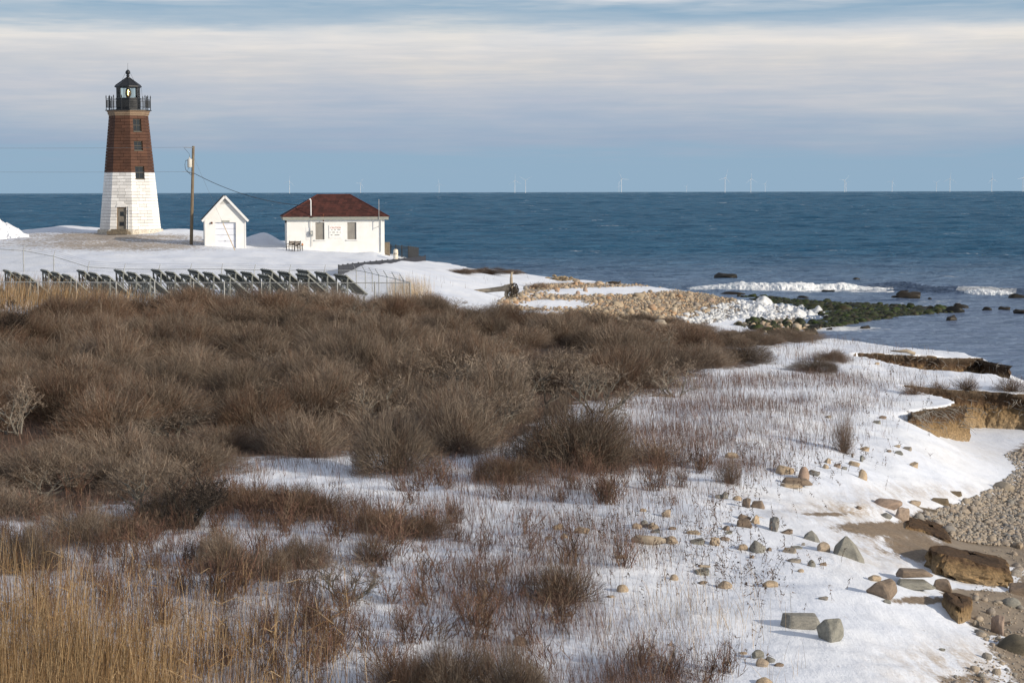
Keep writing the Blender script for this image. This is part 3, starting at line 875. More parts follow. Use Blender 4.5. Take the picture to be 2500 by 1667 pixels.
for k in range(8):
    for f_ in (0, .5):
        a, e = [Vector((2.11 * math.cos(A0 + (k + j) * math.pi / 4), 2.11 * math.sin(A0 + (k + j) * math.pi / 4), ZD + .07)) for j in (0, 1)]
        c = a.lerp(e, f_)
        MB().lathe([(.038, 0), (.038, 1.16), (.06, 1.2), (.05, 1.3), (.012, 1.42)], 8, tuple(c)).build('railing_post', M['black'], ro)
ZL = ZD + .072
MB().lathe([(1.22, ZL), (1.22, ZL + .08), (1.15, ZL + .12), (1.15, ZL + 1.02), (1.19, ZL + 1.05), (1.19, ZL + 1.16)], 8, a0=A0).build('lantern_base', M['black'], light)
bp = MB()
for k in range(8):
    for j in range(1, 7):
        a, e = [Vector((1.155 * math.cos(A0 + (k + i) * math.pi / 4), 1.155 * math.sin(A0 + (k + i) * math.pi / 4), 0)) for i in (0, 1)]
        c = a.lerp(e, j / 7)
        bp.tube([c + Vector((0, 0, ZL + .16)), c + Vector((0, 0, ZL + 1.0))], .022, 5)
bp.build('panel_rib', M['black'], light)
ZG0, ZG1 = ZL + 1.163, ZL + 2.16
def glass_mat():
    m, q, p = new_mat('lantern_glass')
    tr = q.n('ShaderNodeBsdfTransparent'); tr.inputs[0].default_value = (.95, .985, .97, 1)
    gl = q.n('ShaderNodeBsdfGlossy'); gl.inputs['Roughness'].default_value = .05
    fr = q.n('ShaderNodeFresnel'); fr.inputs['IOR'].default_value = 1.35
    mx_ = q.n('ShaderNodeMixShader', i_0=fr.outputs[0], i_1=tr.outputs[0], i_2=gl.outputs[0])
    q.t.nodes.remove(p)
    q.t.links.new(mx_.outputs[0], [n for n in q.t.nodes if n.type == 'OUTPUT_MATERIAL'][0].inputs[0])
    return m
M['glass'] = glass_mat()
for k in range(8):
    a, e = [Vector((1.10 * math.cos(A0 + (k + i) * math.pi / 4), 1.10 * math.sin(A0 + (k + i) * math.pi / 4), 0)) for i in (0, 1)]
    z0, z1 = Vector((0, 0, ZG0)), Vector((0, 0, ZG1))
    MB().tube([a + z0, a + z1], .035, 6).build('glazing_bar', M['black'], light)
    for j in (0, 1):
        s, t = a.lerp(e, j / 2), a.lerp(e, (j + 1) / 2)
        nn = Vector((s.x + t.x, s.y + t.y, 0)).normalized() * .008
        MB().add([s + z0 - nn, t + z0 - nn, t + z1 - nn, s + z1 - nn, s + z0, t + z0, t + z1, s + z1], [(0, 3, 2, 1), (4, 5, 6, 7), (0, 1, 5, 4), (3, 7, 6, 2), (0, 4, 7, 3), (1, 2, 6, 5)]).build('glass_pane', M['glass'], light)
        if j: MB().tube([s * 1.0 + z0, s * 1.0 + z1], .018, 5).build('glazing_bar', M['black'], light)
MB().lathe([(1.20, ZG1 - .003), (1.30, ZG1 + .05), (1.30, ZG1 + .15), (1.20, ZG1 + .22), (.22, ZG1 + .93), (.2, ZG1 + 1.0)], 8, a0=A0).build('lantern_roof', M['black'], light)
rb_ = MB()
for k in range(8):
    d = Vector((math.cos(A0 + k * math.pi / 4), math.sin(A0 + k * math.pi / 4), 0))
    rb_.tube([d * 1.22 + Vector((0, 0, ZG1 + .22)), d * .22 + Vector((0, 0, ZG1 + .94))], .022, 5)
rb_.build('roof_rib', M['black'], light)
prof = [(.15, 0), (.12, .10), (.17, .14), (.17, .18), (.09, .24)] + [(.235 * math.sin(math.pi * t), .46 - .235 * math.cos(math.pi * t)) for t in np.linspace(.14, .93, 9)] + [(.03, .72), (.02, .82)]
MB().lathe(prof, 14, (0, 0, ZG1 + 1.0)).build('ventilator_ball', M['black'], light, True)
MB().tube([(0, 0, ZG1 + 1.8), (0, 0, ZG1 + 2.35)], .012, 5).build('lightning_rod', M['cable'], light)
# ground wire from ball over the eave down to the rail
eave = Vector((1.27 * math.cos(A0 + R(100)), 1.27 * math.sin(A0 + R(100)), ZG1 + .15))
MB().tube([(0.08, 0, ZG1 + 1.75), eave * .5 + Vector((0, 0, .5 * (ZG1 + 1.0))), eave, eave * 1.0 + Vector((.1, 0, -.9)), eave + Vector((.2, 0, -2.1))], .011, 4).build('ground_wire', M['cable'], light)
eave = Vector((1.27 * math.cos(A0 - R(95)), 1.27 * math.sin(A0 - R(95)), ZG1 + .15))
MB().tube([(-.08, 0, ZG1 + 1.7), eave * .5 + Vector((0, 0, .5 * (ZG1 + 1.05))), eave], .011, 4).build('ground_wire', M['cable'], light)
# the lens, lit
def emit(name, c, s):
    m, q, p = new_mat(name)
    p.inputs['Base Color'].default_value = (*c, 1)
    p.inputs['Emission Color'].default_value = (*c, 1)
    p.inputs['Emission Strength'].default_value = s
    p.inputs['Roughness'].default_value = .2
    return m
M['lens'] = simple('brass_lens', (.36, .20, .06), (.20, .11, .03), .15, 8, (1, 1, 4), metal=.6)
M['lampglow'] = emit('lamp_glow', (1.0, .72, .30), 4.0)
lens = MB().lathe([(.16, 0), (.24, .14), (.29, .36), (.29, .56), (.24, .78), (.16, .93)], 20, (0, 0, ZG0 + .02)).build('lens', M['lens'], light, True)
MB().lathe([(.03, 0), (.07, .06), (.055, .30), (.07, .48), (.02, .56)], 12, (.295 * math.cos(A0 - .02), .295 * math.sin(A0 - .02), ZG0 + .24)).build('lamp', M['lampglow'], lens, True)
# windows (three on the sunlit face) and the door
for (u0, u1, c0, c1) in OPEN[0]:
    cb, ct, rgt, nrm, wb, wt = face_frame(0)
    up = (ct - cb).normalized()
    b0, b1 = cb.lerp(ct, c0 / NC), cb.lerp(ct, c1 / NC)
    hgt_ = (b1 - b0).length
    def P_(u, v, d): return b0 + rgt * u + up * v + nrm * d
    def slab(mb, ua, ub, va, vb, d0, d1):
        mb.add([P_(ua, va, d0), P_(ub, va, d0), P_(ub, vb, d0), P_(ua, vb, d0), P_(ua, va, d1), P_(ub, va, d1), P_(ub, vb, d1), P_(ua, vb, d1)],
               [(0, 3, 2, 1), (4, 5, 6, 7), (0, 1, 5, 4), (3, 7, 6, 2), (0, 4, 7, 3), (1, 2, 6, 5)])
    fr = MB()
    slab(fr, u0, u0 + .06, 0, hgt_, -.22, -.14); slab(fr, u1 - .06, u1, 0, hgt_, -.22, -.14)
    slab(fr, u0 + .06, u1 - .06, 0, .06, -.22, -.14); slab(fr, u0 + .06, u1 - .06, hgt_ - .06, hgt_, -.22, -.14)
    um = (u0 + u1) / 2
    slab(fr, um - .014, um + .014, .06, hgt_ - .06, -.20, -.16)
    slab(fr, u0 + .06, u1 - .06, hgt_ / 2 - .025, hgt_ / 2 + .025, -.205, -.15)
    win = fr.build('window', M['sash'], light)
    for i in (0, 1):
        for j in (0, 1):
            g = MB(); ua = u0 + .06 if i == 0 else um + .014; ub = um - .014 if i == 0 else u1 - .06
            va = .06 if j == 0 else hgt_ / 2 + .025; vb = hgt_ / 2 - .025 if j == 0 else hgt_ - .06
            slab(g, ua, ub, va, vb, -.195, -.185); g.build('pane', M['darkglass'], win)
    sl = MB(); slab(sl, u0 - .04, u1 + .04, -.07, -.004, -.2, .035); sl.build('window_sill', M['sash'], win)
cb, ct, rgt, nrm, wb, wt = face_frame(-1)
up = (ct - cb).normalized(); b0 = cb
u0, u1, c0, c1 = OPEN[-1][0]
hgt_ = (cb.lerp(ct, c1 / NC) - cb).length
db = MB(); slab(db, u0 + .07, u1 - .07, .02, hgt_ - .08, -.20, -.13); door = db.build('door', M['doorpaint'], light)
db = MB(); slab(db, u0, u0 + .068, 0, hgt_, -.22, -.10); slab(db, u1 - .068, u1, 0, hgt_, -.22, -.10); slab(db, u0 + .07, u1 - .07, hgt_ - .078, hgt_, -.22, -.10); db.build('door_frame', M['cornice'], door)
db = MB(); slab(db, -.22, .22, .35, .75, -.128, -.12); db.build('vent_grille', M['black'], door)
db = MB(); slab(db, -.17, .20, 1.3, 1.72, -.128, -.12); db.build('door_window', M['darkglass'], door)
db = MB(); slab(db, -.28, .28, .85, 1.2, -.128, -.115); db.build('door_panel', M['doorpaint'], door)
# arched hood stone above the door and the steps below
ar = MB()
vs = []
for d in (.05, -.1):
    for i in range(13):
        a = math.pi * i / 12
        vs.append(P_ if False else b0 + rgt * (.52 * math.cos(a)) + up * (hgt_ + .03 + .40 * math.sin(a)) + nrm * d)
ar.add(vs, [tuple(range(13)), tuple(range(13, 26))[::-1]] + [(i, 13 + i, 14 + i, i + 1) for i in range(12)] + [(0, 12, 25, 13)])
ar.build('door_hood', M['white_paint'], light)
stp = MB(); slab(stp, -1.0, 1.0, -.55, -.22, .0, 1.25); slab(stp, -.75, .75, -.215, -.01, .0, .75)
stp.build('doorstep', M['stonewall'], light)
MB().tube([b0 + rgt * .72 + nrm * .04 + up * -.2, b0 + rgt * .72 + nrm * .04 + up * (hgt_ + .05), b0 + rgt * .45 + nrm * .04 + up * (hgt_ + .07)], .035, 6).build('conduit', M['white_trim'], light)

# ------------------------------------------------------------------ generic placed building frame
def frame_at(px, py, D, yaw_deg):
    """an Empty frame whose -Y axis faces the camera, then turned so that the front looks yaw_deg to the right"""
    p = PD(px, py, D)
    a = math.atan2(p[0], p[1])             # bearing of the building
    return (float(p[0]), float(p[1]), 0.0), -a + 0 * yaw_deg + R(yaw_deg) * 1.0

def yaw_for(px, D, extra):
    """rotation about z: 0 keeps the front facing -Y"""
    return R(extra)

# ------------------------------------------------------------------ white garage with the gable
GD = 171.0
s_ = GD / F
gx = float(PD(550, 560, GD)[0])
gar = empty('garage', 'small white gabled garage with a closed roll-up door', 'garage', (gx, GD, 0), R(10))
gz0 = zat(588, GD) - .6; gze = zat(531, GD); gza = zat(476.5, GD)
hw = 1.76; dep = 4.4
dz0, dz1 = zat(583, GD) - .7, zat(541.5, GD)
du0, du1 = -.83, .90
pz = 13 / 18
def gable_wall(y, flip):
    m = MB()
    zz_ = gze + (gza - gze - .12)
    if not flip:      # front with the door opening: two piers, lintel, gable
        for a, c in ((-hw, du0), (du1, hw)): m.box(((a + c) / 2, y, (gz0 + gze) / 2), (c - a, .14, gze - gz0))
        m.box(((du0 + du1) / 2, y, (dz1 + gze) / 2), (du1 - du0, .14, gze - dz1))
    else: m.box((0, y, (gz0 + gze) / 2), (2 * hw, .14, gze - gz0))
    m.add([(-hw, y - .07, gze + .002), (hw, y - .07, gze + .002), (0, y - .07, zz_), (-hw, y + .07, gze + .002), (hw, y + .07, gze + .002), (0, y + .07, zz_)], [(0, 1, 2), (3, 5, 4), (0, 3, 4, 1), (1, 4, 5, 2), (0, 2, 5, 3)])
    return m
gable_wall(.07, False).build('front_wall', M['white_wall'], gar)
gable_wall(dep - .07, True).build('back_wall', M['white_wall'], gar)
for s in (-1, 1): MB().box((s * (hw - .07), dep / 2, (gz0 + gze) / 2 - .01), (.14, dep - .284, gze - gz0)).build('side_wall', M['white_wall'], gar)
sl_len = math.hypot(hw + .2, (gza - gze) * (hw + .2) / hw)
ang = math.atan2(gza - gze, hw)
M['darkroof'] = simple('dark_shingle_roof', (.045, .045, .05), (.07, .07, .075), .9, 8, bump=.3)
for s in (-1, 1):
    Mx = Matrix.Rotation(s * ang, 3, 'Y')
    c = Vector((s * (hw + .2) / 2, dep / 2, gza - (gza - gze) * (hw + .2) / hw / 2 + .03))
    MB().box(c, (sl_len, dep + .5, .07), Mx).build('roof', M['darkroof'], gar)
    c2 = Vector((s * (hw + .2) / 2, -.27, gza - (gza - gze) * (hw + .2) / hw / 2 - .055))
    MB().box(c2, (sl_len, .05, .19), Mx).build('bargeboard', M['white_trim'], gar)
gd = MB().box(((du0 + du1) / 2, .10, dz1 + .0), (.02, .02, .02))
door = empty('garage_door', None, None); door.parent = gar
np_ = 4; ph = (dz1 - dz0) / np_
for i in range(np_):
    MB().box(((du0 + du1) / 2, .19, dz0 + (i + .5) * ph), (du1 - du0 - .01, .05, ph - .022)).build('door_panel', M['garage_door'], door)
MB().box(((du0 + du1) / 2 - .05, .155, dz0 + 1.05 * ph), (.05, .03, .1)).build('door_handle', M['grey_metal'], door)
MB().box(((du0 + du1) / 2, -.02, dz1 + .085), (.66, .03, .13)).build('sign_plate', M['fascia'], gar)
MB().box(((du0 + du1) / 2 + .0, -.02, dz1 + .015), (1.9, .05, .03)).build('door_lintel', M['white_trim'], gar)
MB().lathe([(.07, 0), (.09, .05), (.09, .12), (.05, .17)], 10, (-1.15, -.09, zat(545, GD))).build('alarm_bell', M['rust'], gar)
vt = MB(); zt_ = zat(497, GD); vh = .62; vw = .58
vt.add([(-vw, -.02, zt_), (vw, -.02, zt_), (0, -.02, zt_ + vh), (-vw, .02, zt_), (vw, .02, zt_), (0, .02, zt_ + vh)], [(0, 1, 2), (3, 5, 4), (0, 3, 4, 1), (1, 4, 5, 2), (0, 2, 5, 3)])
gv = vt.build('gable_vent', M['louvre'], gar)
for i in range(6):
    t = (i + .4) / 6.4
    MB().box((0, -.035, zt_ + t * vh), (2 * vw * (1 - t), .04, .045), Matrix.Rotation(R(-25), 3, 'X')).build('slat', M['white_trim'], gv)
for s in (-1, 1): MB().box((s * (hw - .06), -.015, (gz0 + gze) / 2 - .05), (.12, .03, gze - gz0 - .1)).build('corner_board', M['white_trim'], gar)

# ------------------------------------------------------------------ white fog-signal house with the red hip roof
HD = 173.0
hx = float(PD(820, 560, HD)[0])
YAW = R(8.2)
house = empty('white_house', 'low white building with a red shingled hip roof and caution sign', 'building', (hx, HD, 0), YAW)
hz0 = zat(620, HD) - .9; hz1 = zat(536, HD) + .0; hze = zat(529, HD)
HWd = 4.22; dep = 6.0
def U(px): return float(PD(px, 560, HD)[0]) - hx
wins = [(U(770.4), U(792), zat(584, HD), zat(542, HD)), (U(848), U(870), zat(584, HD), zat(542, HD))]
fw = MB()
xs = [-HWd, wins[0][0], wins[0][1], wins[1][0], wins[1][1], HWd]
wz0, wz1 = wins[0][2], wins[0][3]
for a, c in ((xs[0], xs[1]), (xs[2], xs[3]), (xs[4], xs[5])): fw.box(((a + c) / 2, .15, (hz0 + hz1) / 2), (c - a, .3, hz1 - hz0))
for a, c in ((xs[1], xs[2]), (xs[3], xs[4])):
    fw.box(((a + c) / 2, .15, (hz0 + wz0) / 2), (c - a, .3, wz0 - hz0)); fw.box(((a + c) / 2, .15, (wz1 + hz1) / 2), (c - a, .3, hz1 - wz1))
fw.build('front_wall', M['white_wall'], house)
for s in (-1, 1): MB().box((s * (HWd - .15), dep / 2, (hz0 + hz1) / 2), (.3, dep - .602, hz1 - hz0)).build('side_wall', M['white_wall'], house)
MB().box((0, dep - .15, (hz0 + hz1) / 2), (2 * HWd, .3, hz1 - hz0)).build('back_wall', M['white_wall'], house)
ov = .34
fb = MB()
for y in (-ov, dep + ov): fb.box((0, y, hze - .11), (2 * (HWd + ov), .05, .26))
for s in (-1, 1): fb.box((s * (HWd + ov - .03), dep / 2, hze - .112), (.05, dep + 2 * ov - .06, .26))
fb.box((0, dep / 2, hze - .225), (2 * (HWd + ov) - .12, dep + 2 * ov - .12, .03))
fb.build('fascia', M['fascia'], house)
zr = zat(475, HD + 3); rise = zr - hze
ew, ed = HWd + ov + .05, dep / 2 + ov + .05
rw = 1.42
def roofpt(u, v, side):        # v 0 at the eave, 1 at the ridge
    return None
M['redroof'] = simple('red_shingle', (.078, .024, .017), (.055, .018, .014), .85, 3, rnd=.35, bump=.25)
M['hipcap'] = simple('hip_cap', (.10, .03, .025), (.08, .025, .02), .85, 3)
cy = dep / 2
roof = MB()
c4 = [(-ew, cy - ed, hze + .02), (ew, cy - ed, hze + .02), (ew, cy + ed, hze + .02), (-ew, cy + ed, hze + .02), (-rw, cy, zr), (rw, cy, zr)]
roof.add(c4, [(0, 1, 5, 4), (1, 2, 5), (2, 3, 4, 5), (3, 0, 4), (0, 3, 2, 1)])
roof = roof.build('roof', M['redroof'], house)
def shingles(A, B, C, Dd, rows, step, single):
    """courses of overlapping shingles on the slope A-B (eave) to D-C (ridge)"""
    A, B, C, Dd = map(Vector, (A, B, C, Dd))
    n = (B - A).cross(Dd - A).normalized()
    joined = MB()
    for r_ in range(rows):
        t0, t1 = r_ / rows, min((r_ + 1.25) / rows, 1)
        l0, r0 = A.lerp(Dd, t0), B.lerp(C, t0)
        l1, r1 = A.lerp(Dd, t1), B.lerp(C, t1)
        L = (r0 - l0).length
        e = (r0 - l0).normalized()
        off = (r_ % 2) * .5
        nn = int(L / step) + 2
        for j in range(-1, nn):
            a, c = (j + off) * step + .006, (j + 1 + off) * step - .006
            s0, s1 = (l1 - l0).dot(e), L - (r0 - r1).dot(e)
            a0, c0 = max(a, 0), min(c, L); a1, c1 = max(a, s0), min(c, s1)
            if c0 - a0 < .03: continue
            if c1 < a1: a1 = c1 = min(max((a1 + c1) / 2, s0), s1)
            up_ = (l1 - l0) - e * (l1 - l0).dot(e)
            h0, h1 = .022, .008
            q = [l0 + e * a0 + n * h0, l0 + e * c0 + n * h0, l0 + e * c1 + up_ + n * h1, l0 + e * a1 + up_ + n * h1]
            k = [p - n * .018 for p in q]
            tgt = MB() if single else joined
            tgt.add(q + k, [(0, 1, 2, 3), (7, 6, 5, 4), (0, 4, 5, 1), (1, 5, 6, 2), (2, 6, 7, 3), (3, 7, 4, 0)])
            if single: tgt.build('shingle', M['redroof'], roof)
    if not single: tag(joined.build('shingle_course', M['redroof'], roof), kind='stuff')
shingles(c4[0], c4[1], c4[5], c4[4], 12, .36, True)
shingles(c4[1], c4[2], c4[5], c4[5], 12, .36, False)
shingles(c4[3], c4[0], c4[4], c4[4], 12, .36, False)
for a, c in ((0, 4), (1, 5), (2, 5), (3, 4), (4, 5)):
    MB().tube([Vector(c4[a]) + Vector((0, 0, .02)), Vector(c4[c]) + Vector((0, 0, .03))], .055, 6).build('hip_cap', M['hipcap'], roof)
for (u0, u1, za, zb) in wins:
    w = MB()
    w.box(((u0 + u1) / 2, .22, (za + zb) / 2), (u1 - u0 - .004, .04, zb - za - .004))
    win = w.build('louvred_window', M['louvre'], house)
    n = 18
    for i in range(n):
        MB().box(((u0 + u1) / 2, .13, za + (i + .5) * (zb - za) / n), (u1 - u0 - .01, .10, .025), Matrix.Rotation(R(38), 3, 'X')).build('slat', M['louvre'], win)
    MB().box(((u0 + u1) / 2 + .01, -.04, za - .06), (u1 - u0 + .22, .12, .10)).build('window_sill', M['white_trim'], win)
# sign
sx0, sx1, sz0, sz1 = U(803.5), U(834), zat(580.6, HD), zat(549, HD)
sg = MB().box(((sx0 + sx1) / 2, -.03, (sz0 + sz1) / 2), (sx1 - sx0, .05, sz1 - sz0)).build('sign_board', M['sign'], house)
def text(body, size, loc, rot, mat, parent, name='lettering', stretch=1.0):
    cu = bpy.data.curves.new(name, 'FONT'); cu.body = body; cu.size = size; cu.align_x = 'CENTER'; cu.extrude = .004; cu.resolution_u = 2
    ob = bpy.data.objects.new(name + '_src', cu); COL.objects.link(ob)
    bpy.context.view_layer.update()
    me = bpy.data.meshes.new_from_object(ob.evaluated_get(bpy.context.evaluated_depsgraph_get()))
    bpy.data.objects.remove(ob); bpy.data.curves.remove(cu)
    o = link(name, me, mat, parent); o.location = loc; o.rotation_euler = rot; o.scale = (stretch, 1, 1)
    return o
text('CAUTION', .20, ((sx0 + sx1) / 2 + .02, -.06, sz1 - .28), (R(90), 0, 0), M['redink'], sg, stretch=1.05)
def bars(pys, spans, mat):
    m = MB()
    for a, c in spans: m.box(((U(a) + U(c)) / 2, -.058, zat(pys, HD)), (U(c) - U(a), .006, .05))
    m.build('printed_line', mat, sg)
bars(559.7, [(809, 811.5), (816, 819.5), (823.5, 831)], M['ink'])
bars(566.3, [(805.5, 807), (811, 817), (821.5, 825.5), (829.5, 831)], M['ink'])
bars(573, [(807, 811.5), (817, 828.5)], M['ink'])
# electric service: mast, drop pipe, meter
mu = U(759.5)
MB().tube([(mu, -.2, hz1 - .02), (mu, -.2, zat(489, HD)), (mu - .05, -.2, zat(484.5, HD)), (mu - .14, -.2, zat(486, HD))], .05, 8).build('service_mast', M['white_trim'], house)
MB().lathe([(.24, 0), (.20, .06), (.06, .16)], 8, (mu, -.2, zat(530, HD))).build('roof_boot', M['black'], house)
MB().box((mu - .22, -.012, zat(570, HD)), (.42, .024, 1.12)).build('backing_board', M['white_trim'], house)
MB().tube([(mu, -.14, hz1 - .02), (mu, -.14, zat(562, HD))], .04, 7).build('conduit', M['white_trim'], house)
mt = MB().box((U(760.2), -.15, zat(568.6, HD)), (.29, .20, .44)).build('electric_meter', M['grey_metal'], house)
m_ = MB(); m_.tube([(U(760.2), -.252, zat(567.5, HD)), (U(760.2), -.33, zat(567.5, HD))], .09, 12); m_.build('meter_dial', M['can'], mt)
MB().tube([(U(761.2), -.1, zat(575, HD)), (U(761.2), -.1, zat(600, HD))], .022, 6).build('conduit', M['galv'], house)
MB().tube([(U(789.3), -.25, zat(540, HD)), (U(789.3), -.25, zat(521, HD))], .045, 7).build('rusty_pipe', M['rust'], house)
MB().tube([(U(930.5), -.10, zat(614, HD)), (U(930.5), -.10, zat(538, HD)), (U(930.5), -.3, zat(533, HD))], .05, 8).build('downspout', M['white_trim'], house)
au = U(924.5)
ant = MB().tube([(au, -.42, zat(556, HD)), (au, -.42, zat(486, HD))], .028, 6).build('antenna', M['galv'], house)
for z_ in (zat(536, HD) - .0, zat(552.5, HD)):
    MB().tube([(au, -.42, z_), (au, 0, z_)], .025, 5).build('bracket', M['galv'], ant)
MB().box((-HWd - .025, 1.2, (zat(540, HD) + hz0) / 2), (.05, 1.0, zat(543, HD) - hz0)).build('side_door', M['white_trim'], house)
MB().box((-HWd - .08, .5, zat(540, HD)), (.14, .12, .2)).build('wall_lamp', M['cable'], house)

# free-standing things near the house
def gz_(px, py, D=None):
    p = PD(px, py, D) if D else ground(px, py)[0]
    return Vector((float(p[0]), float(p[1]), float(height(p[0], p[1]))))

bp_ = PD(718, 604, 169.5); bz = float(height(bp_[0], bp_[1]))
bench = empty('bench', 'slatted brown bench with dark metal arms before the white building', 'bench', (float(bp_[0]), float(bp_[1]), bz - .05), R(-22))
for y, z in ((.30, .42), (.16, .43), (.02, .43)): MB().box((0, -y, z), (1.05, .11, .04)).build('seat_slat', M['bench_wood'], bench)
for z in (.56, .68, .80): MB().box((0, .10 + (z - .5) * .25, z), (1.05, .035, .10)).build('back_slat', M['bench_wood'], bench)
for x in (-.54, 0, .54):
    m_ = MB()
    m_.tube([(x, .18, .9), (x, .08, .45), (x, .14, 0)], .03, 6); m_.tube([(x, -.36, 0), (x, -.34, .42), (x, -.33, .62), (x, .08, .64)], .03, 6); m_.tube([(x, -.34, .42), (x, .08, .42)], .025, 6)
    m_.build('leg', M['black'], bench)
pp = PD(729, 603, 169.0); pz_ = float(height(pp[0], pp[1]))
bench2 = empty('metal_chair', 'dark metal garden chair half sunk in snow beside the bench', 'chair', (float(pp[0]), float(pp[1]), pz_ - .1), R(-30))
m_ = MB()
for x in (-.26, .26): m_.tube([(x, -.3, 0), (x, -.28, .55), (x, .2, .56)], .028, 6); m_.tube([(x, .25, 0), (x, .2, .5), (x, .3, .62)], .028, 6)
m_.build('frame', M['black'], bench2)
for y in (-.22, -.08, .06): MB().box((0, y, .36), (.52, .1, .035)).build('seat_slat', M['bench_wood'], bench2)
pp = PD(738, 600, 171.0); pz_ = float(height(pp[0], pp[1]))
post = empty('pipe_post', 'short white pipe with an orange cap standing by the wall', 'pipe', (float(pp[0]), float(pp[1]), pz_))
MB().tube([(0, 0, -.2), (0, 0, .42)], .07, 10).build('pipe', M['white_trim'], post)
MB().lathe([(.09, 0), (.09, .1), (.04, .17)], 10, (0, 0, .42)).build('cap', M['orange'], post)

dp = PD(966, 630, 168.0); dz_ = float(height(dp[0], dp[1]))
drum = empty('drum', 'white rust-stained drum standing between house and black fence', 'drum', (float(dp[0]), float(dp[1]), dz_ - .08))
MB().lathe([(.20, 0), (.20, .62), (.215, .64), (.215, .70), (.20, .72), (.20, .86), (.17, .95), (.10, 1.0)], 18).build('body', M['drum'], drum, False)
MB().box((-.08, -.20, .62), (.05, .03, .13)).build('slot', M['sash'], drum)
MB().box((.05, -.20, .62), (.05, .03, .13)).build('slot', M['sash'], drum)
sp_ = PD(946, 627, 176.0); sz_ = float(height(sp_[0], sp_[1]))
pier = MB().box((0, 0, .5), (.42, .42, 1.7)).build('stone_pier', M['stonewall'])
pier.location = (float(sp_[0]), float(sp_[1]), sz_ - .2)
tag(pier, 'square brown stone pier at the right corner of the white building', 'pier')

# ------------------------------------------------------------------ utility pole and its wires
PDD = 172.0
pb = PD(466.5, 596, PDD); pt = PD(472, 357, PDD)
pgz = float(height(pb[0], pb[1]))
pole = empty('utility_pole', 'leaning wooden utility pole with a transformer can', 'utility pole', (float(pb[0]), float(pb[1]), 0))
def L(px, py, dy=0.0):
    q = PD(px, py, PDD + dy); return Vector((q[0] - pb[0], q[1] - pb[1], q[2]))
base = L(466.5, 596); base.z = pgz - .4; top = L(472, 357)
MB().tube([base, top], [.15, .115], 10).build('pole', M['wood_pole'], pole)
MB().tube([L(472, 361, -.12), L(449, 360, -.12)], .03, 6).build('insulator_arm', M['galv'], pole)
ca = L(463.5, 409, -.05)
can = MB().lathe([(.19, 0), (.21, .03), (.21, .62), (.23, .64), (.23, .68), (.1, .76)], 14, tuple(ca)).build('transformer', M['can'], pole)
MB().lathe([(.05, 0), (.03, .06), (.05, .1), (.03, .16), (.02, .24)], 8, (ca.x - .02, ca.y, ca.z + .74)).build('bushing', M['can'], can)
MB().box(ca + Vector((.25, 0, .35)), (.1, .08, .5)).build('bracket', M['galv'], can)
MB().tube([L(449, 361, -.12), L(462, 376, -.1), L(463, 384, -.08)], .012, 4).build('lead_wire', M['cable'], pole)
MB().tube([L(459, 391, -.15), L(453, 393, -.15), L(451.5, 402, -.15), L(453, 414, -.15), L(459, 421, -.15), L(470, 424, -.12)], .022, 5).build('lead_wire', M['cable'], pole)
MB().tube([L(462, 409, -.15), L(457, 418, -.15), L(466, 428, -.15), L(470, 425, -.12)], .018, 5).build('lead_wire', M['cable'], pole)
MB().tube([L(470, 420, -.12), L(444, 419.5, -.12)], .02, 5).build('insulator_arm', M['galv'], pole)
def catenary(p, q, sag, n=14):
    p, q = Vector(p), Vector(q)
    return [p.lerp(q, i / n) - Vector((0, 0, sag * 4 * (i / n) * (1 - i / n))) for i in range(n + 1)]
a, e = PD(449, 360, PDD), PD(-700, 355, PDD - 5)
w = MB().tube(catenary(a, e, .15), .009, 4).build('power_line', M['wire']); tag(w, 'upper overhead wire running left from the pole top', 'wire')
a, e = PD(444, 419.5, PDD), PD(-700, 411, PDD - 5)
w = MB().tube(catenary(a, e, .15), .009, 4).build('power_line', M['wire']); tag(w, 'lower overhead wire running left past the lighthouse', 'wire')
hm = Matrix.Translation((hx, HD, 0)) @ Matrix.Rotation(YAW, 4, 'Z')
mast = hm @ Vector((mu - .16, -.2, zat(501, HD)))
a = PD(473, 423, PDD - .1)
w = MB().tube(catenary(a, mast, .62, 20), .024, 5).build('service_cable', M['cable']); tag(w, 'dark service cable sagging from the pole to the house mast', 'cable')
a = PD(473, 385, PDD); e = PD(575, 603, 166); e[2] = height(e[0], e[1]) - .1
a, e = Vector(a), Vector(e)
guy = empty('guy_wire', 'guy wire slanting down from the pole to the snow', 'guy wire', (0, 0, 0))
MB().tube([a, e], .009, 4).build('strand', M['wire'], guy)
MB().tube([a.lerp(e, .70), a.lerp(e, .985)], .028, 6).build('yellow_guard', M['yellow'], guy)

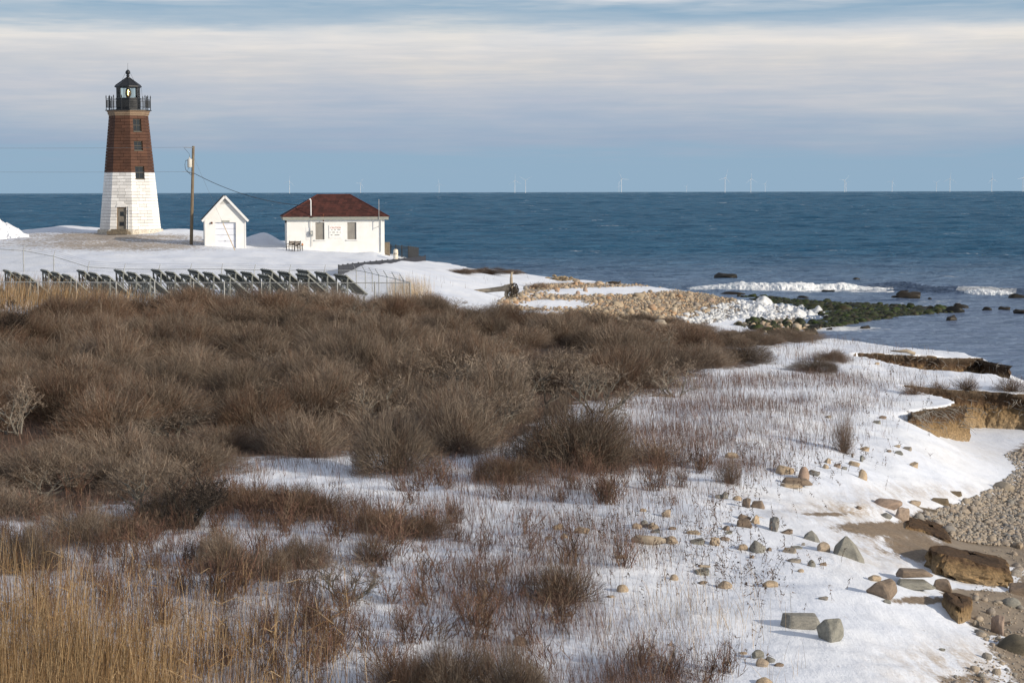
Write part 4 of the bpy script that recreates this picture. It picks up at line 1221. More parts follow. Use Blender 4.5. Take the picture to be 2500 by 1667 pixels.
# ------------------------------------------------------------------ wind turbines on the horizon
TB = [(707, 440, 'far left', 80), (880, 445, '', 60), (1072, 447, '', 100), (1257, 438, '', 90), (1283, 437, '', 150), (1517, 434, '', 115), (1676, 453, '', 170), (1770, 431, '', 75), (1833, 433.5, '', 92), (1868, 447, '', 60),
      (2062, 438, '', 50), (2065.5, 444, '', 20), (2178, 441, '', 65), (2286, 444, '', 160), (2319, 433, '', 85), (2421, 434, '', 95), (2497, 431, '', 70), (1511, 451, '', 100)]
ORD = ['leftmost', 'second from the left', 'third from the left', 'fourth from the left', 'fifth from the left', 'sixth from the left', 'seventh from the left', 'eighth from the left', 'ninth from the left',
       'ninth from the right', 'eighth from the right', 'seventh from the right', 'sixth from the right', 'fifth from the right', 'fourth from the right', 'third from the right', 'second from the right', 'rightmost']
TB.sort()
for ti, (px, hy_, _, rot) in enumerate(TB):
    hh = 136.0
    D = hh / ((HY - 1 - hy_ - (px - 1250) * .0024) / F)
    p = PD(px, HY, D)
    sea_side = 'above the house roof' if px < 900 else 'over open sea'
    t = empty('wind_turbine', ('tall pale' if hy_ < 439 else 'faint low') + ' wind turbine on the sea horizon, ' + ORD[ti] + ' of the row', 'wind turbine', (float(p[0]), float(p[1]), 0), R(-12) + (px % 7) * .12, 'wind turbines along the horizon')
    MB().tube([(0, 0, -3), (0, 0, hh)], [2.7, 1.8], 10).build('tower', M['turbine'], t)
    MB().box((0, -3, hh + 2), (5, 14, 5.5)).build('nacelle', M['turbine'], t)
    for k in range(3):
        a = R(rot + 120 * k)
        d = Vector((math.cos(a), 0, math.sin(a))); h0 = Vector((0, -11, hh + 2))
        MB().tube([h0, h0 + d * 15, h0 + d * 80], [.8, 1.1, .3], 5).build('blade', M['turbine'], t)

# ------------------------------------------------------------------ copies
def copy_tree(o, parent=None):
    c = o.copy(); COL.objects.link(c)
    c.parent = parent
    for ch in o.children: copy_tree(ch, c)
    return c

# ------------------------------------------------------------------ solar racks behind the thicket
def make_rack():
    t = empty('solar_rack', 'x', 'solar rack', (0, 0, 0))
    Lr, wd, hh = 1.95, 1.04, .90          # along the row, across, drop
    th = math.atan2(hh, wd); sl = math.hypot(hh, wd)
    Mt = Matrix.Rotation(th, 3, 'Y')     # high on -x, low on +x
    n = 5
    for i in range(n):
        y = (i - (n - 1) / 2) * Lr / n
        Mi = Mt @ Matrix.Rotation(R(-9), 3, 'X')
        c = Vector((0, y, 1.24 - hh / 2))
        p = MB().box(c, (sl, Lr / n - .12, .03), Mi).build('panel', M['slate'], t)
        f = MB()
        for s in (-1, 1):
            f.box(c + Mi @ Vector((0, s * (Lr / n - .10) / 2, -.005)), (sl + .05, .035, .06), Mi)
            f.box(c + Mi @ Vector((s * sl / 2, 0, -.005)), (.04, Lr / n - .14, .06), Mi)
        f.build('panel_frame', M['oldalu'], p)
    for x, z in ((-wd * .42, 1.24 - hh * .10), (wd * .36, 1.24 - hh * .88)):
        MB().box((x, 0, z - .07), (.06, Lr, .07)).build('rail', M['oldalu'], t)
    for y in (-Lr * .45, 0, Lr * .45):
        MB().box((-wd * .42, y, .42), (.07, .07, 1.32)).build('leg', M['oldalu'], t)
        MB().box((wd * .36, y, .0), (.06, .06, .56)).build('leg', M['oldalu'], t)
        MB().tube([(-wd * .42, y + .03, .9), (wd * .36, y + .03, -.1)], .018, 4).build('brace', M['oldalu'], t)
    for a, e in ((-.45, 0), (0, -.45), (0, .45), (.45, 0)):
        MB().tube([(-wd * .42 + .02, Lr * a, .02), (-wd * .42 + .02, Lr * e, .95)], .022, 4).build('brace', M['oldalu'], t)
    return t
rack0 = make_rack()
ROWN = ['leftmost row', 'second row from the left', 'third row from the left', 'fourth row from the left', 'fifth row from the left', 'fifth row from the right', 'fourth row from the right', 'third row from the right', 'second row from the right', 'rightmost row']
first = True
for i, px in enumerate([-62, 31, 122, 210, 300, 390, 479, 568, 655, 742]):
    f0 = PD(px + 14, 657, 102.0)
    for j, pos in enumerate(('far', 'middle', 'near')):
        x = f0[0] + 1.22 * j + .25; y = 102.0 - 3.0 * j - 1.4
        z = 5.87 + (i % 3 - 1) * .015
        o = rack0 if first else copy_tree(rack0)
        first = False
        o.location = (float(x), float(y), z)
        o.rotation_euler = (0, 0, math.atan2(1.22, 3.0))
        tag(o, 'weathered tilted solar rack, %s one of the %s behind the thicket' % (pos, ROWN[i]), 'solar rack', 'rows of weathered solar racks')

# ------------------------------------------------------------------ chain-link fence round the racks
fence = empty('chain_link_fence', 'galvanised chain link fence with slanting barb arms around the solar racks', 'fence', (0, 0, 0))
BACK = [(-110, 602, 118), (57, 612, 118), (131, 626, 118), (215, 652, 118), (303, 657, 118), (388, 658, 118), (465, 657, 118), (541, 657, 118), (621, 659, 118), (707, 660, 118), (792, 660, 118), (870, 660, 118)]
SIDE = [(892, 664, 116), (909, 668, 113), (925, 672, 110), (945, 676, 106), (966, 681, 101), (986, 686, 96), (1002, 691, 90.5)]
FRONT = [(915, 690.5, 90.3), (823, 690.5, 90), (728, 690.5, 90), (638, 690, 90), (547, 690, 90), (472, 690, 90), (377, 689.5, 90), (283, 689.5, 90), (186, 689, 90), (92, 688.5, 90), (-5, 688, 90), (-100, 688, 90)]
pts = [Vector(PD(*p)) for p in BACK + SIDE + FRONT]
gzs = [float(height(p.x, p.y)) for p in pts]
nb, ns = len(BACK), len(SIDE)
wires = MB()
for i, (p, g) in enumerate(zip(pts, gzs)):
    m_ = MB().tube([(p.x, p.y, g - .2), (p.x, p.y, p.z + .05)], .034, 6)
    po = m_.build('post', M['galv'], fence)
    arm = Vector((-.22, .25, .34)) if i >= nb - 1 and i < nb + ns else Vector((.05, .2, .32))
    if i < nb + ns and i != nb + ns - 1:
        MB().tube([p, p + arm], .02, 5).build('barb_arm', M['galv'], po)
    if i:
        q = pts[i - 1]; gq = gzs[i - 1]
        MB().tube([q, p], .022, 5).build('top_rail', M['galv'], fence)
        if i < nb + ns and i != nb + ns - 1:
            a0_ = Vector((-.22, .25, .34)) if i - 1 >= nb - 1 else Vector((.05, .2, .32))
            for f_ in (.35, .68, 1.0): wires.tube([q + a0_ * f_, p + arm * f_], .006, 3, False)
        # diamond mesh
        n = max(4, int((p - q).length / .085))
        hgt = min(p.z - g, q.z - gq)
        k = max(1, int(hgt / .085))
        for a in range(-k, n):
            for s in (0, 1):
                u0, u1, v0, v1 = a, a + k, 0.0, 1.0
                if u0 < 0: v0 = -u0 / k; u0 = 0
                if u1 > n: v1 = 1 - (u1 - n) / k; u1 = n
                if u1 <= u0: continue
                if s: v0, v1 = 1 - v0, 1 - v1
                A_ = q.lerp(p, u0 / n); B_ = q.lerp(p, u1 / n)
                za = (gq + (g - gq) * u0 / n); zb = (gq + (g - gq) * u1 / n)
                A_ = Vector((A_.x, A_.y, za + (A_.z - za) * v0)); B_ = Vector((B_.x, B_.y, zb + (B_.z - zb) * v1))
                d = (B_ - A_); w_ = d.cross(Vector((p.y - q.y, q.x - p.x, 0))).normalized() * .0019
                base = len(wires.v)
                wires.v += [tuple(A_ - w_), tuple(A_ + w_), tuple(B_ + w_), tuple(B_ - w_)]; wires.f.append((base, base + 1, base + 2, base + 3))
tag(wires.build('wire_mesh', M['galv'], fence), kind='stuff')

# ------------------------------------------------------------------ black fences by the white building
def picket_panel(parent, A, B, ga, gb, cloth):
    m_ = MB()
    d = B - A; n = max(3, int(Vector((d.x, d.y)).length / .13))
    for k in range(n + 1):
        t = k / n
        p = A.lerp(B, t); g = ga + (gb - ga) * t
        m_.tube([(p.x, p.y, g - .1), (p.x, p.y, p.z - .05)], .011, 4, False)
    m_.tube([A - Vector((0, 0, .10)), B - Vector((0, 0, .10))], .018, 4); m_.tube([A - Vector((0, 0, .24)), B - Vector((0, 0, .24))], .018, 4)
    o = m_.build('picket_panel', M['black'], parent)
    if cloth:
        nrm = Vector((d.y, -d.x, 0)).normalized() * .03
        a0_, b0_ = Vector((A.x, A.y, ga - .1)), Vector((B.x, B.y, gb - .1))
        mid = A.lerp(B, .5) - Vector((0, 0, .10)); mg = (a0_ + b0_) / 2
        MB().add([a0_ + nrm, mg + nrm, b0_ + nrm, B - Vector((0, 0, .06)) + nrm, mid + nrm, A - Vector((0, 0, .06)) + nrm,
                  a0_ + nrm * 1.3, mg + nrm * 1.3, b0_ + nrm * 1.3, B - Vector((0, 0, .06)) + nrm * 1.3, mid + nrm * 1.3, A - Vector((0, 0, .06)) + nrm * 1.3],
                 [(0, 1, 4, 5), (1, 2, 3, 4), (6, 11, 10, 7), (7, 10, 9, 8), (5, 4, 10, 11), (4, 3, 9, 10)]).build('mesh_cloth', M['fence_cloth'], o)
def black_fence(name, label, pp, cloth, pr):
    f = empty(name, label, 'fence', (0, 0, 0))
    P = [Vector(PD(px, py, D)) for px, py, D in pp]
    G = [float(height(p.x, p.y)) for p in P]
    for p, g in zip(P, G): MB().tube([(p.x, p.y, g - .3), (p.x, p.y, p.z)], [pr, pr], 4).build('post', M['black'], f); 
    for i in range(len(P) - 1): picket_panel(f, P[i], P[i + 1], G[i], G[i + 1], cloth)
black_fence('black_fence', 'low black fence with dark mesh cloth curving along the snowy bank', [(827, 646, 130), (837, 645, 133), (849, 643, 136), (861, 641.5, 139.5), (875, 640, 142.5), (890, 638.5, 146), (904, 637, 149.5), (918.6, 635.5, 153), (933, 634, 156.5), (946.6, 633, 160),
             (960, 632, 163.5), (974, 630.5, 167), (987, 629, 170.5), (1000, 627, 173), (1013, 625, 175), (1025, 624, 177), (1038, 623, 179)], True, .055)
black_fence('iron_fence', 'tall black iron picket fence right of the white building', [(936, 596, 180), (945, 596, 179.8), (954, 596.5, 179.5), (966, 597, 179), (981, 598.5, 177.5), (997, 600, 176), (1003, 600.5, 178.5), (1009, 601.5, 181), (1015, 602.5, 183.5), (1021, 603.5, 186)], False, .05)

# ------------------------------------------------------------------ ploughed snow heap at the left edge
def ico(sub):
    bm = bmesh.new(); bmesh.ops.create_icosphere(bm, subdivisions=sub, radius=1)
    v = np.array([p.co[:] for p in bm.verts]); f = np.array([[q.index for q in p.verts] for p in bm.faces]); bm.free()
    return v, f
I1, I2, I3 = ico(1), ico(2), ico(3)
def lumpy(base, amp, fq, seed, flat=0.0, facet=0):
    v = base[0].copy()
    out = np.empty_like(v)
    r_ = np.random.default_rng(seed)
    planes = r_.normal(size=(facet, 3)); planes /= np.linalg.norm(planes, axis=1)[:, None] + 1e-9
    for i, p in enumerate(v):
        q = Vector(p) * fq + Vector((seed * 3.1, seed * 1.7, 0))
        k = 1 + amp * mnoise.noise(q) + amp * .4 * mnoise.noise(q * 2.7)
        out[i] = p * k
    for k, n in enumerate(planes):
        d = out @ n; lim = r_.uniform(.62, .85)
        out -= np.clip(d - lim, 0, None)[:, None] * n * .92
    out[:, 2] = np.where(out[:, 2] < -.6, -.6, out[:, 2])
    return out
def scatter_mesh(name, variants, pos, scl, rot, rnd, smooth):
    """many small solids in one mesh: variants list of (v,f)"""
    Vs, Fs, Rn = [], [], []
    off = 0
    vi = np.arange(len(pos)) % len(variants)
    for k, (v, f) in enumerate(variants):
        idx = np.where(vi == k)[0]
        if not len(idx): continue
        c, s = np.cos(rot[idx]), np.sin(rot[idx])
        q = v[None] * scl[idx][:, None]
        x = q[..., 0] * c[:, None] - q[..., 1] * s[:, None]; y = q[..., 0] * s[:, None] + q[..., 1] * c[:, None]
        q = np.stack([x, y, q[..., 2]], -1) + pos[idx][:, None]
        Vs.append(q.reshape(-1, 3)); Fs.append((f[None] + (np.arange(len(idx)) * len(v))[:, None, None] + off).reshape(-1, 3)); Rn.append(np.repeat(rnd[idx], len(v)))
        off += len(idx) * len(v)
    return np_mesh(name, np.concatenate(Vs), np.concatenate(Fs), smooth=smooth, attrs=dict(rnd=np.concatenate(Rn)))
M['snow_lump'] = simple('broken_snow', (.84, .855, .89), (.76, .77, .80), .8, 3, bump=.4)
n = 420
hp = PD(-14, 582, 187.0); hz = float(height(hp[0], hp[1]))
rad = 3.1 * np.sqrt(rng.uniform(0, 1, n)); an = rng.uniform(0, 6.283, n)
hgt = np.clip(1.75 * (1 - (rad / 3.2) ** 1.15), 0, None)
pos = np.stack([hp[0] + rad * np.cos(an), hp[1] + rad * np.sin(an) * .7, hz + hgt * (.85 + .3 * rng.uniform(size=n)) - .1], -1)
sc_ = rng.uniform(.16, .42, n)[:, None] * rng.uniform(.7, 1.2, (n, 3))
me = scatter_mesh('snow_pile', [(lumpy(I1, .35, 1.6, 40 + k), I1[1]) for k in range(4)], pos, sc_, rng.uniform(0, 6.28, n), rng.uniform(size=n), False)
tag(link('snow_pile', me, M['snow_lump']), 'heap of ploughed lumpy snow at the left edge', 'snow heap')
# its core, so that no daylight shows between the lumps
cv = lumpy(I3, .25, 1.4, 77); core = np_mesh('snow_core', cv * np.array([2.7, 1.9, 1.55]), I3[1], smooth=True)
o = link('snow_core', core, M['snow_lump'], bpy.data.objects['snow_pile']); o.location = (float(hp[0]), float(hp[1]), hz - .05)

# ------------------------------------------------------------------ eroded banks
def ribbon(name, label, top, zt, zb, inward, seed, lean=.25, rows=16, n=200, parent=None):
    """crumbling soil face hung from a world-space line"""
    top = np.array(top); seg = np.r_[0, np.cumsum(np.hypot(*np.diff(top, axis=0).T))]
    s = np.linspace(0, seg[-1], n)
    x = np.interp(s, seg, top[:, 0]); y = np.interp(s, seg, top[:, 1])
    k = max(3, n // 40); ker = np.ones(k) / k
    x = np.convolve(np.pad(x, k, 'edge'), ker, 'same')[k:-k]; y = np.convolve(np.pad(y, k, 'edge'), ker, 'same')[k:-k]
    tx, ty = np.gradient(x), np.gradient(y); l = np.hypot(tx, ty); nx, ny = ty / l, -tx / l
    if inward < 0: nx, ny = -nx, -ny
    t = np.linspace(0, 1, rows)[None]
    ZT = zt(x, y)[:, None]; ZB = zb(x + nx * .6, y + ny * .6)[:, None]
    z = ZT + (ZB - ZT) * t
    off = .24 + .07 * np.exp(-((t - .08) / .08) ** 2) - .07 * np.exp(-((t - .3) / .15) ** 2) + lean * t ** 1.7
    nz = fbm(s[:, None] * 1.6 + 0 * t, z * 2.2 + 0 * s[:, None], 4, seed) - .5
    nz2 = fbm(s[:, None] * 6 + 0 * t, z * 8 + 0 * s[:, None], 3, seed + 3) - .5
    off = off + .42 * nz + .16 * nz2
    V = np.stack([x[:, None] + nx[:, None] * off, y[:, None] + ny[:, None] * off, z + .05 * nz2], -1)
    f = grid_faces(n, rows)
    me = np_mesh(name, V.reshape(-1, 3), f, smooth=False, attrs=dict(strat=(1 - t + 0 * z).ravel()))
    o = link(name, me, M['bank'], parent)
    if label: tag(o, label, 'bank', kind='structure')
    return V
def zland(x, y): return tps_land(x, y) + .03
def zbeach(x, y): return np.minimum(tps_beach(x, y), tps_land(x, y) - .25) - .25
def roots(bank, V, m, seed):
    r_ = random.Random(seed); mb = MB(); n, k = V.shape[:2]
    for _ in range(m):
        i = r_.randrange(4, n - 4); j = r_.randrange(0, k // 2)
        p = Vector(V[i, j]); pts_ = [p]
        d = Vector((r_.uniform(-.7, .7), -.5, r_.uniform(-.3, .2)))
        for q in range(4):
            p = p + d * r_.uniform(.06, .16); d += Vector((r_.uniform(-.5, .5), r_.uniform(-.1, .25), r_.uniform(-.55, .1))); pts_.append(p.copy())
        mb.tube(pts_, [.012, .011, .009, .007, .004], 4, False)
    o = mb.build('root', M['greybranch'], bank); tag(o, kind='stuff')
V = ribbon('eroded_bank', 'long brown eroded bank with clay foot behind the snowy cove', COVE_WALL, zland, zbeach, -1, 3, n=260); roots(bpy.data.objects['eroded_bank'], V, 90, 4)
V = ribbon('turf_bank', 'dark turf bank with tangled roots overhanging the snowy cove', COVE_TONGUE[2:], zland, zbeach, -1, 8, lean=.05, n=200); roots(bpy.data.objects['turf_bank'], V, 120, 9)
GW = np.array(GULLY[:5])
V = ribbon('far_bank', 'far brown bank edge under snow beside the sea', GW, zland, lambda x, y: tps_land(x, y) - 1.35, 1, 13, n=220); roots(bpy.data.objects['far_bank'], V, 60, 14)

def clod(name, label, front, back, h, seed):
    """block of turf and clay left standing on the beach"""
    fb_ = ground([p[0] for p in front + back], [p[1] for p in front + back])
    poly = fb_[:, :2]; nf = len(front)
    seg = np.r_[poly, poly[:1]]; cum = np.r_[0, np.cumsum(np.hypot(*np.diff(seg, axis=0).T))]
    n = 90; s = np.linspace(0, cum[-1], n, endpoint=False)
    x = np.interp(s, cum, seg[:, 0]); y = np.interp(s, cum, seg[:, 1])
    ker = np.ones(5) / 5
    x = np.convolve(np.r_[x[-4:], x, x[:4]], ker, 'same')[4:-4]; y = np.convolve(np.r_[y[-4:], y, y[:4]], ker, 'same')[4:-4]
    cx, cy_ = x.mean(), y.mean()
    rows = 10
    base = height(x, y)
    ztop = max(fb_[:nf, 2]) * 0 + (tps_land(x, y) + h * np.clip(1.15 - 1.0 * (y - y.min()) / (np.ptp(y) + .01), .12, 1))
    V = []
    for k in range(rows):
        t = k / (rows - 1)                 # 0 top, 1 foot
        nz = fbm(s * 3.0, np.full(n, t * 3.0 + seed), 4, seed) - .5; nz2 = fbm(s * 9, np.full(n, t * 8.), 3, seed + 2) - .5
        r_ = 1 + .04 * math.sin(t * 5) + .16 * t + .30 * nz + .18 * nz2
        V.append(np.stack([cx + (x - cx) * r_, cy_ + (y - cy_) * r_, ztop + (base - .15 - ztop) * t], -1))
    for q in (.8, .45, .12):
        V.insert(0, np.stack([cx + (x - cx) * q, cy_ + (y - cy_) * q, ztop * q + ztop.mean() * (1 - q) + .03 + .05 * (fbm(x * 3, y * 3, 3, seed) - .5)], -1))
    V = np.array(V)[:, ::1]
    nr = len(V)
    f = []
    for i in range(nr - 1):
        for k in range(n): f.append((i * n + k, i * n + (k + 1) % n, (i + 1) * n + (k + 1) % n, (i + 1) * n + k))
    st_ = np.r_[np.full(3 * n, .78), np.repeat(.74 * (1 - np.linspace(0, 1, rows)), n)]
    me = np_mesh(name, V.reshape(-1, 3), np.array(f), smooth=False, attrs=dict(strat=st_))
    bmx = bmesh.new(); bmx.from_mesh(me); bmesh.ops.recalc_face_normals(bmx, faces=bmx.faces); bmx.to_mesh(me); bmx.free()
    tag(link(name, me, M['bank']), label, 'bank', kind='structure')
clod('clay_bank', 'broad tan clay bank standing on the sand at right', [(2270, 1378), (2300, 1405), (2350, 1413), (2400, 1420), (2458, 1428)], [(2448, 1372), (2385, 1350), (2290, 1352)], .30, 21)
clod('clay_bank', 'narrow brown clay bank under the flat slabs', [(2304, 1478), (2322, 1503), (2345, 1521), (2366, 1511)], [(2372, 1470), (2345, 1460), (2308, 1462)], .20, 25)
clod('clay_bank', 'low dark clay bank beside the grey cobbles', [(2215, 1288), (2270, 1304), (2320, 1326)], [(2308, 1284), (2262, 1268), (2215, 1266)], .07, 29)

# ------------------------------------------------------------------ rocks
def hull_rock(name, seed, npts=15, pts=None, bev=.07):
    r_ = random.Random(seed)
    bm = bmesh.new()
    if pts is None:
        pts = []
        for _ in range(npts):
            v = Vector((r_.gauss(0, 1), r_.gauss(0, 1), r_.gauss(0, 1))).normalized()
            v = Vector([math.copysign(abs(c) ** .75, c) for c in v]) * r_.uniform(.8, 1.0)
            pts.append(v)
    for p in pts: bm.verts.new(p)
    res = bmesh.ops.convex_hull(bm, input=bm.verts)
    bmesh.ops.delete(bm, geom=[g for g in res['geom_interior'] if isinstance(g, bmesh.types.BMVert)], context='VERTS')
    bmesh.ops.dissolve_limit(bm, angle_limit=R(12), verts=bm.verts, edges=bm.edges)
    bmesh.ops.bevel(bm, geom=list(bm.edges), offset=bev, segments=1, affect='EDGES')
    bmesh.ops.triangulate(bm, faces=bm.faces)
    # a little chipping
    bmesh.ops.subdivide_edges(bm, edges=[e for e in bm.edges if e.calc_length() > .45], cuts=1)
    for v in bm.verts: v.co += v.co.normalized() * .045 * mnoise.noise(v.co * 2.3 + Vector((seed, 0, 0)))
    bmesh.ops.recalc_face_normals(bm, faces=bm.faces)
    me = bpy.data.meshes.new(name); bm.to_mesh(me); bm.free()
    co = np.array([v.co[:] for v in me.vertices]); mn, mx_ = co.min(0), co.max(0)
    co = (co - (mn + mx_) / 2) / ((mx_ - mn) / 2)
    me.vertices.foreach_set('co', co.astype(np.float32).ravel()); me.update()
    return me
def round_rock(name, seed, facet=2, base=None, amp=.22):
    base = base or I3
    v = lumpy(base, amp, 1.1, seed, facet=facet)
    mn, mx_ = v.min(0), v.max(0)
    v = (v - (mn + mx_) / 2) / ((mx_ - mn) / 2)
    return np_mesh(name, v, base[1], smooth=True)
ANG = [hull_rock('rock_shape', 100 + k) for k in range(7)]
RND = [round_rock('rock_shape', 200 + k, facet=4) for k in range(6)]
def slab_pts(seed):
    r_ = random.Random(seed)
    return [(sx * r_.uniform(.62, 1.05), sy * r_.uniform(.55, 1.05), sz * r_.uniform(.5, 1.15)) for sx in (-1, 1) for sy in (-1, 1) for sz in (-1, 1)] + [(r_.uniform(1.1, 1.35), -.2, -.5), (-r_.uniform(1.05, 1.3), .2, -.4), (.3, -1.0, .2), (-.35, -.95, -.6)]
SLAB = [hull_rock('rock_shape', 600 + k, pts=slab_pts(600 + k), bev=.06) for k in range(3)]
SEAI = [round_rock('rock_shape', 520 + k, facet=7, amp=.5) for k in range(4)]
SEAR = [round_rock('rock_shape', 500 + k, facet=9, amp=.6) for k in range(4)]
WEDGE = hull_rock('rock_shape', 5, pts=[(-1, -.7, -1), (1, -.7, -1), (1, .8, -1), (-1, .8, -1), (-.95, -.6, -.35), (-.62, -.55, .35), (-.35, -.2, .86), (-.12, .1, 1), (.12, -.25, .72), (.98, .4, -.55), (.6, -.85, -.7), (.95, -.3, -.5), (-.8, .5, .25), (.35, -.7, .15), (-.9, .1, .15), (.55, .3, .3)], bev=.05)
def rock(px, py, w, h, shape, mat, label, group=None, cat='rock', rz=None, depth=.85, name='rock', sink=.30, tilt=0.0, zoff=0.0):
    g = ground(px, py - h * .12)[0]
    s = g[1] / F
    r_ = random.Random(int(px * 7 + py * 13))
    if shape == 'ang': me = ANG[r_.randrange(len(ANG))]
    elif shape == 'rnd': me = RND[r_.randrange(len(RND))]
    elif shape == 'wedge': me = WEDGE
    else: me = shape
    o = bpy.data.objects.new(name, me); COL.objects.link(o)
    if not me.materials: me.materials.append(mat)
    o.material_slots[0].link = 'OBJECT'; o.material_slots[0].material = mat
    hz_ = h * s / 2 * (1 + sink)
    o.scale = (w * s / 2, w * s / 2 * depth, hz_)
    o.rotation_euler = (tilt, r_.uniform(-.12, .12) if tilt == 0 else 0, (r_.uniform(-.5, .5) if rz is None else rz))
    o.location = (float(g[0]), float(g[1]), float(g[2]) + hz_ * (1 - 2 * sink) + zoff)
    return tag(o, label, cat, group)
RK, TN, GS, BS, PK = M['rock'], M['tan_stone'], M['grey_stone'], M['brown_stone'], M['pink_stone']
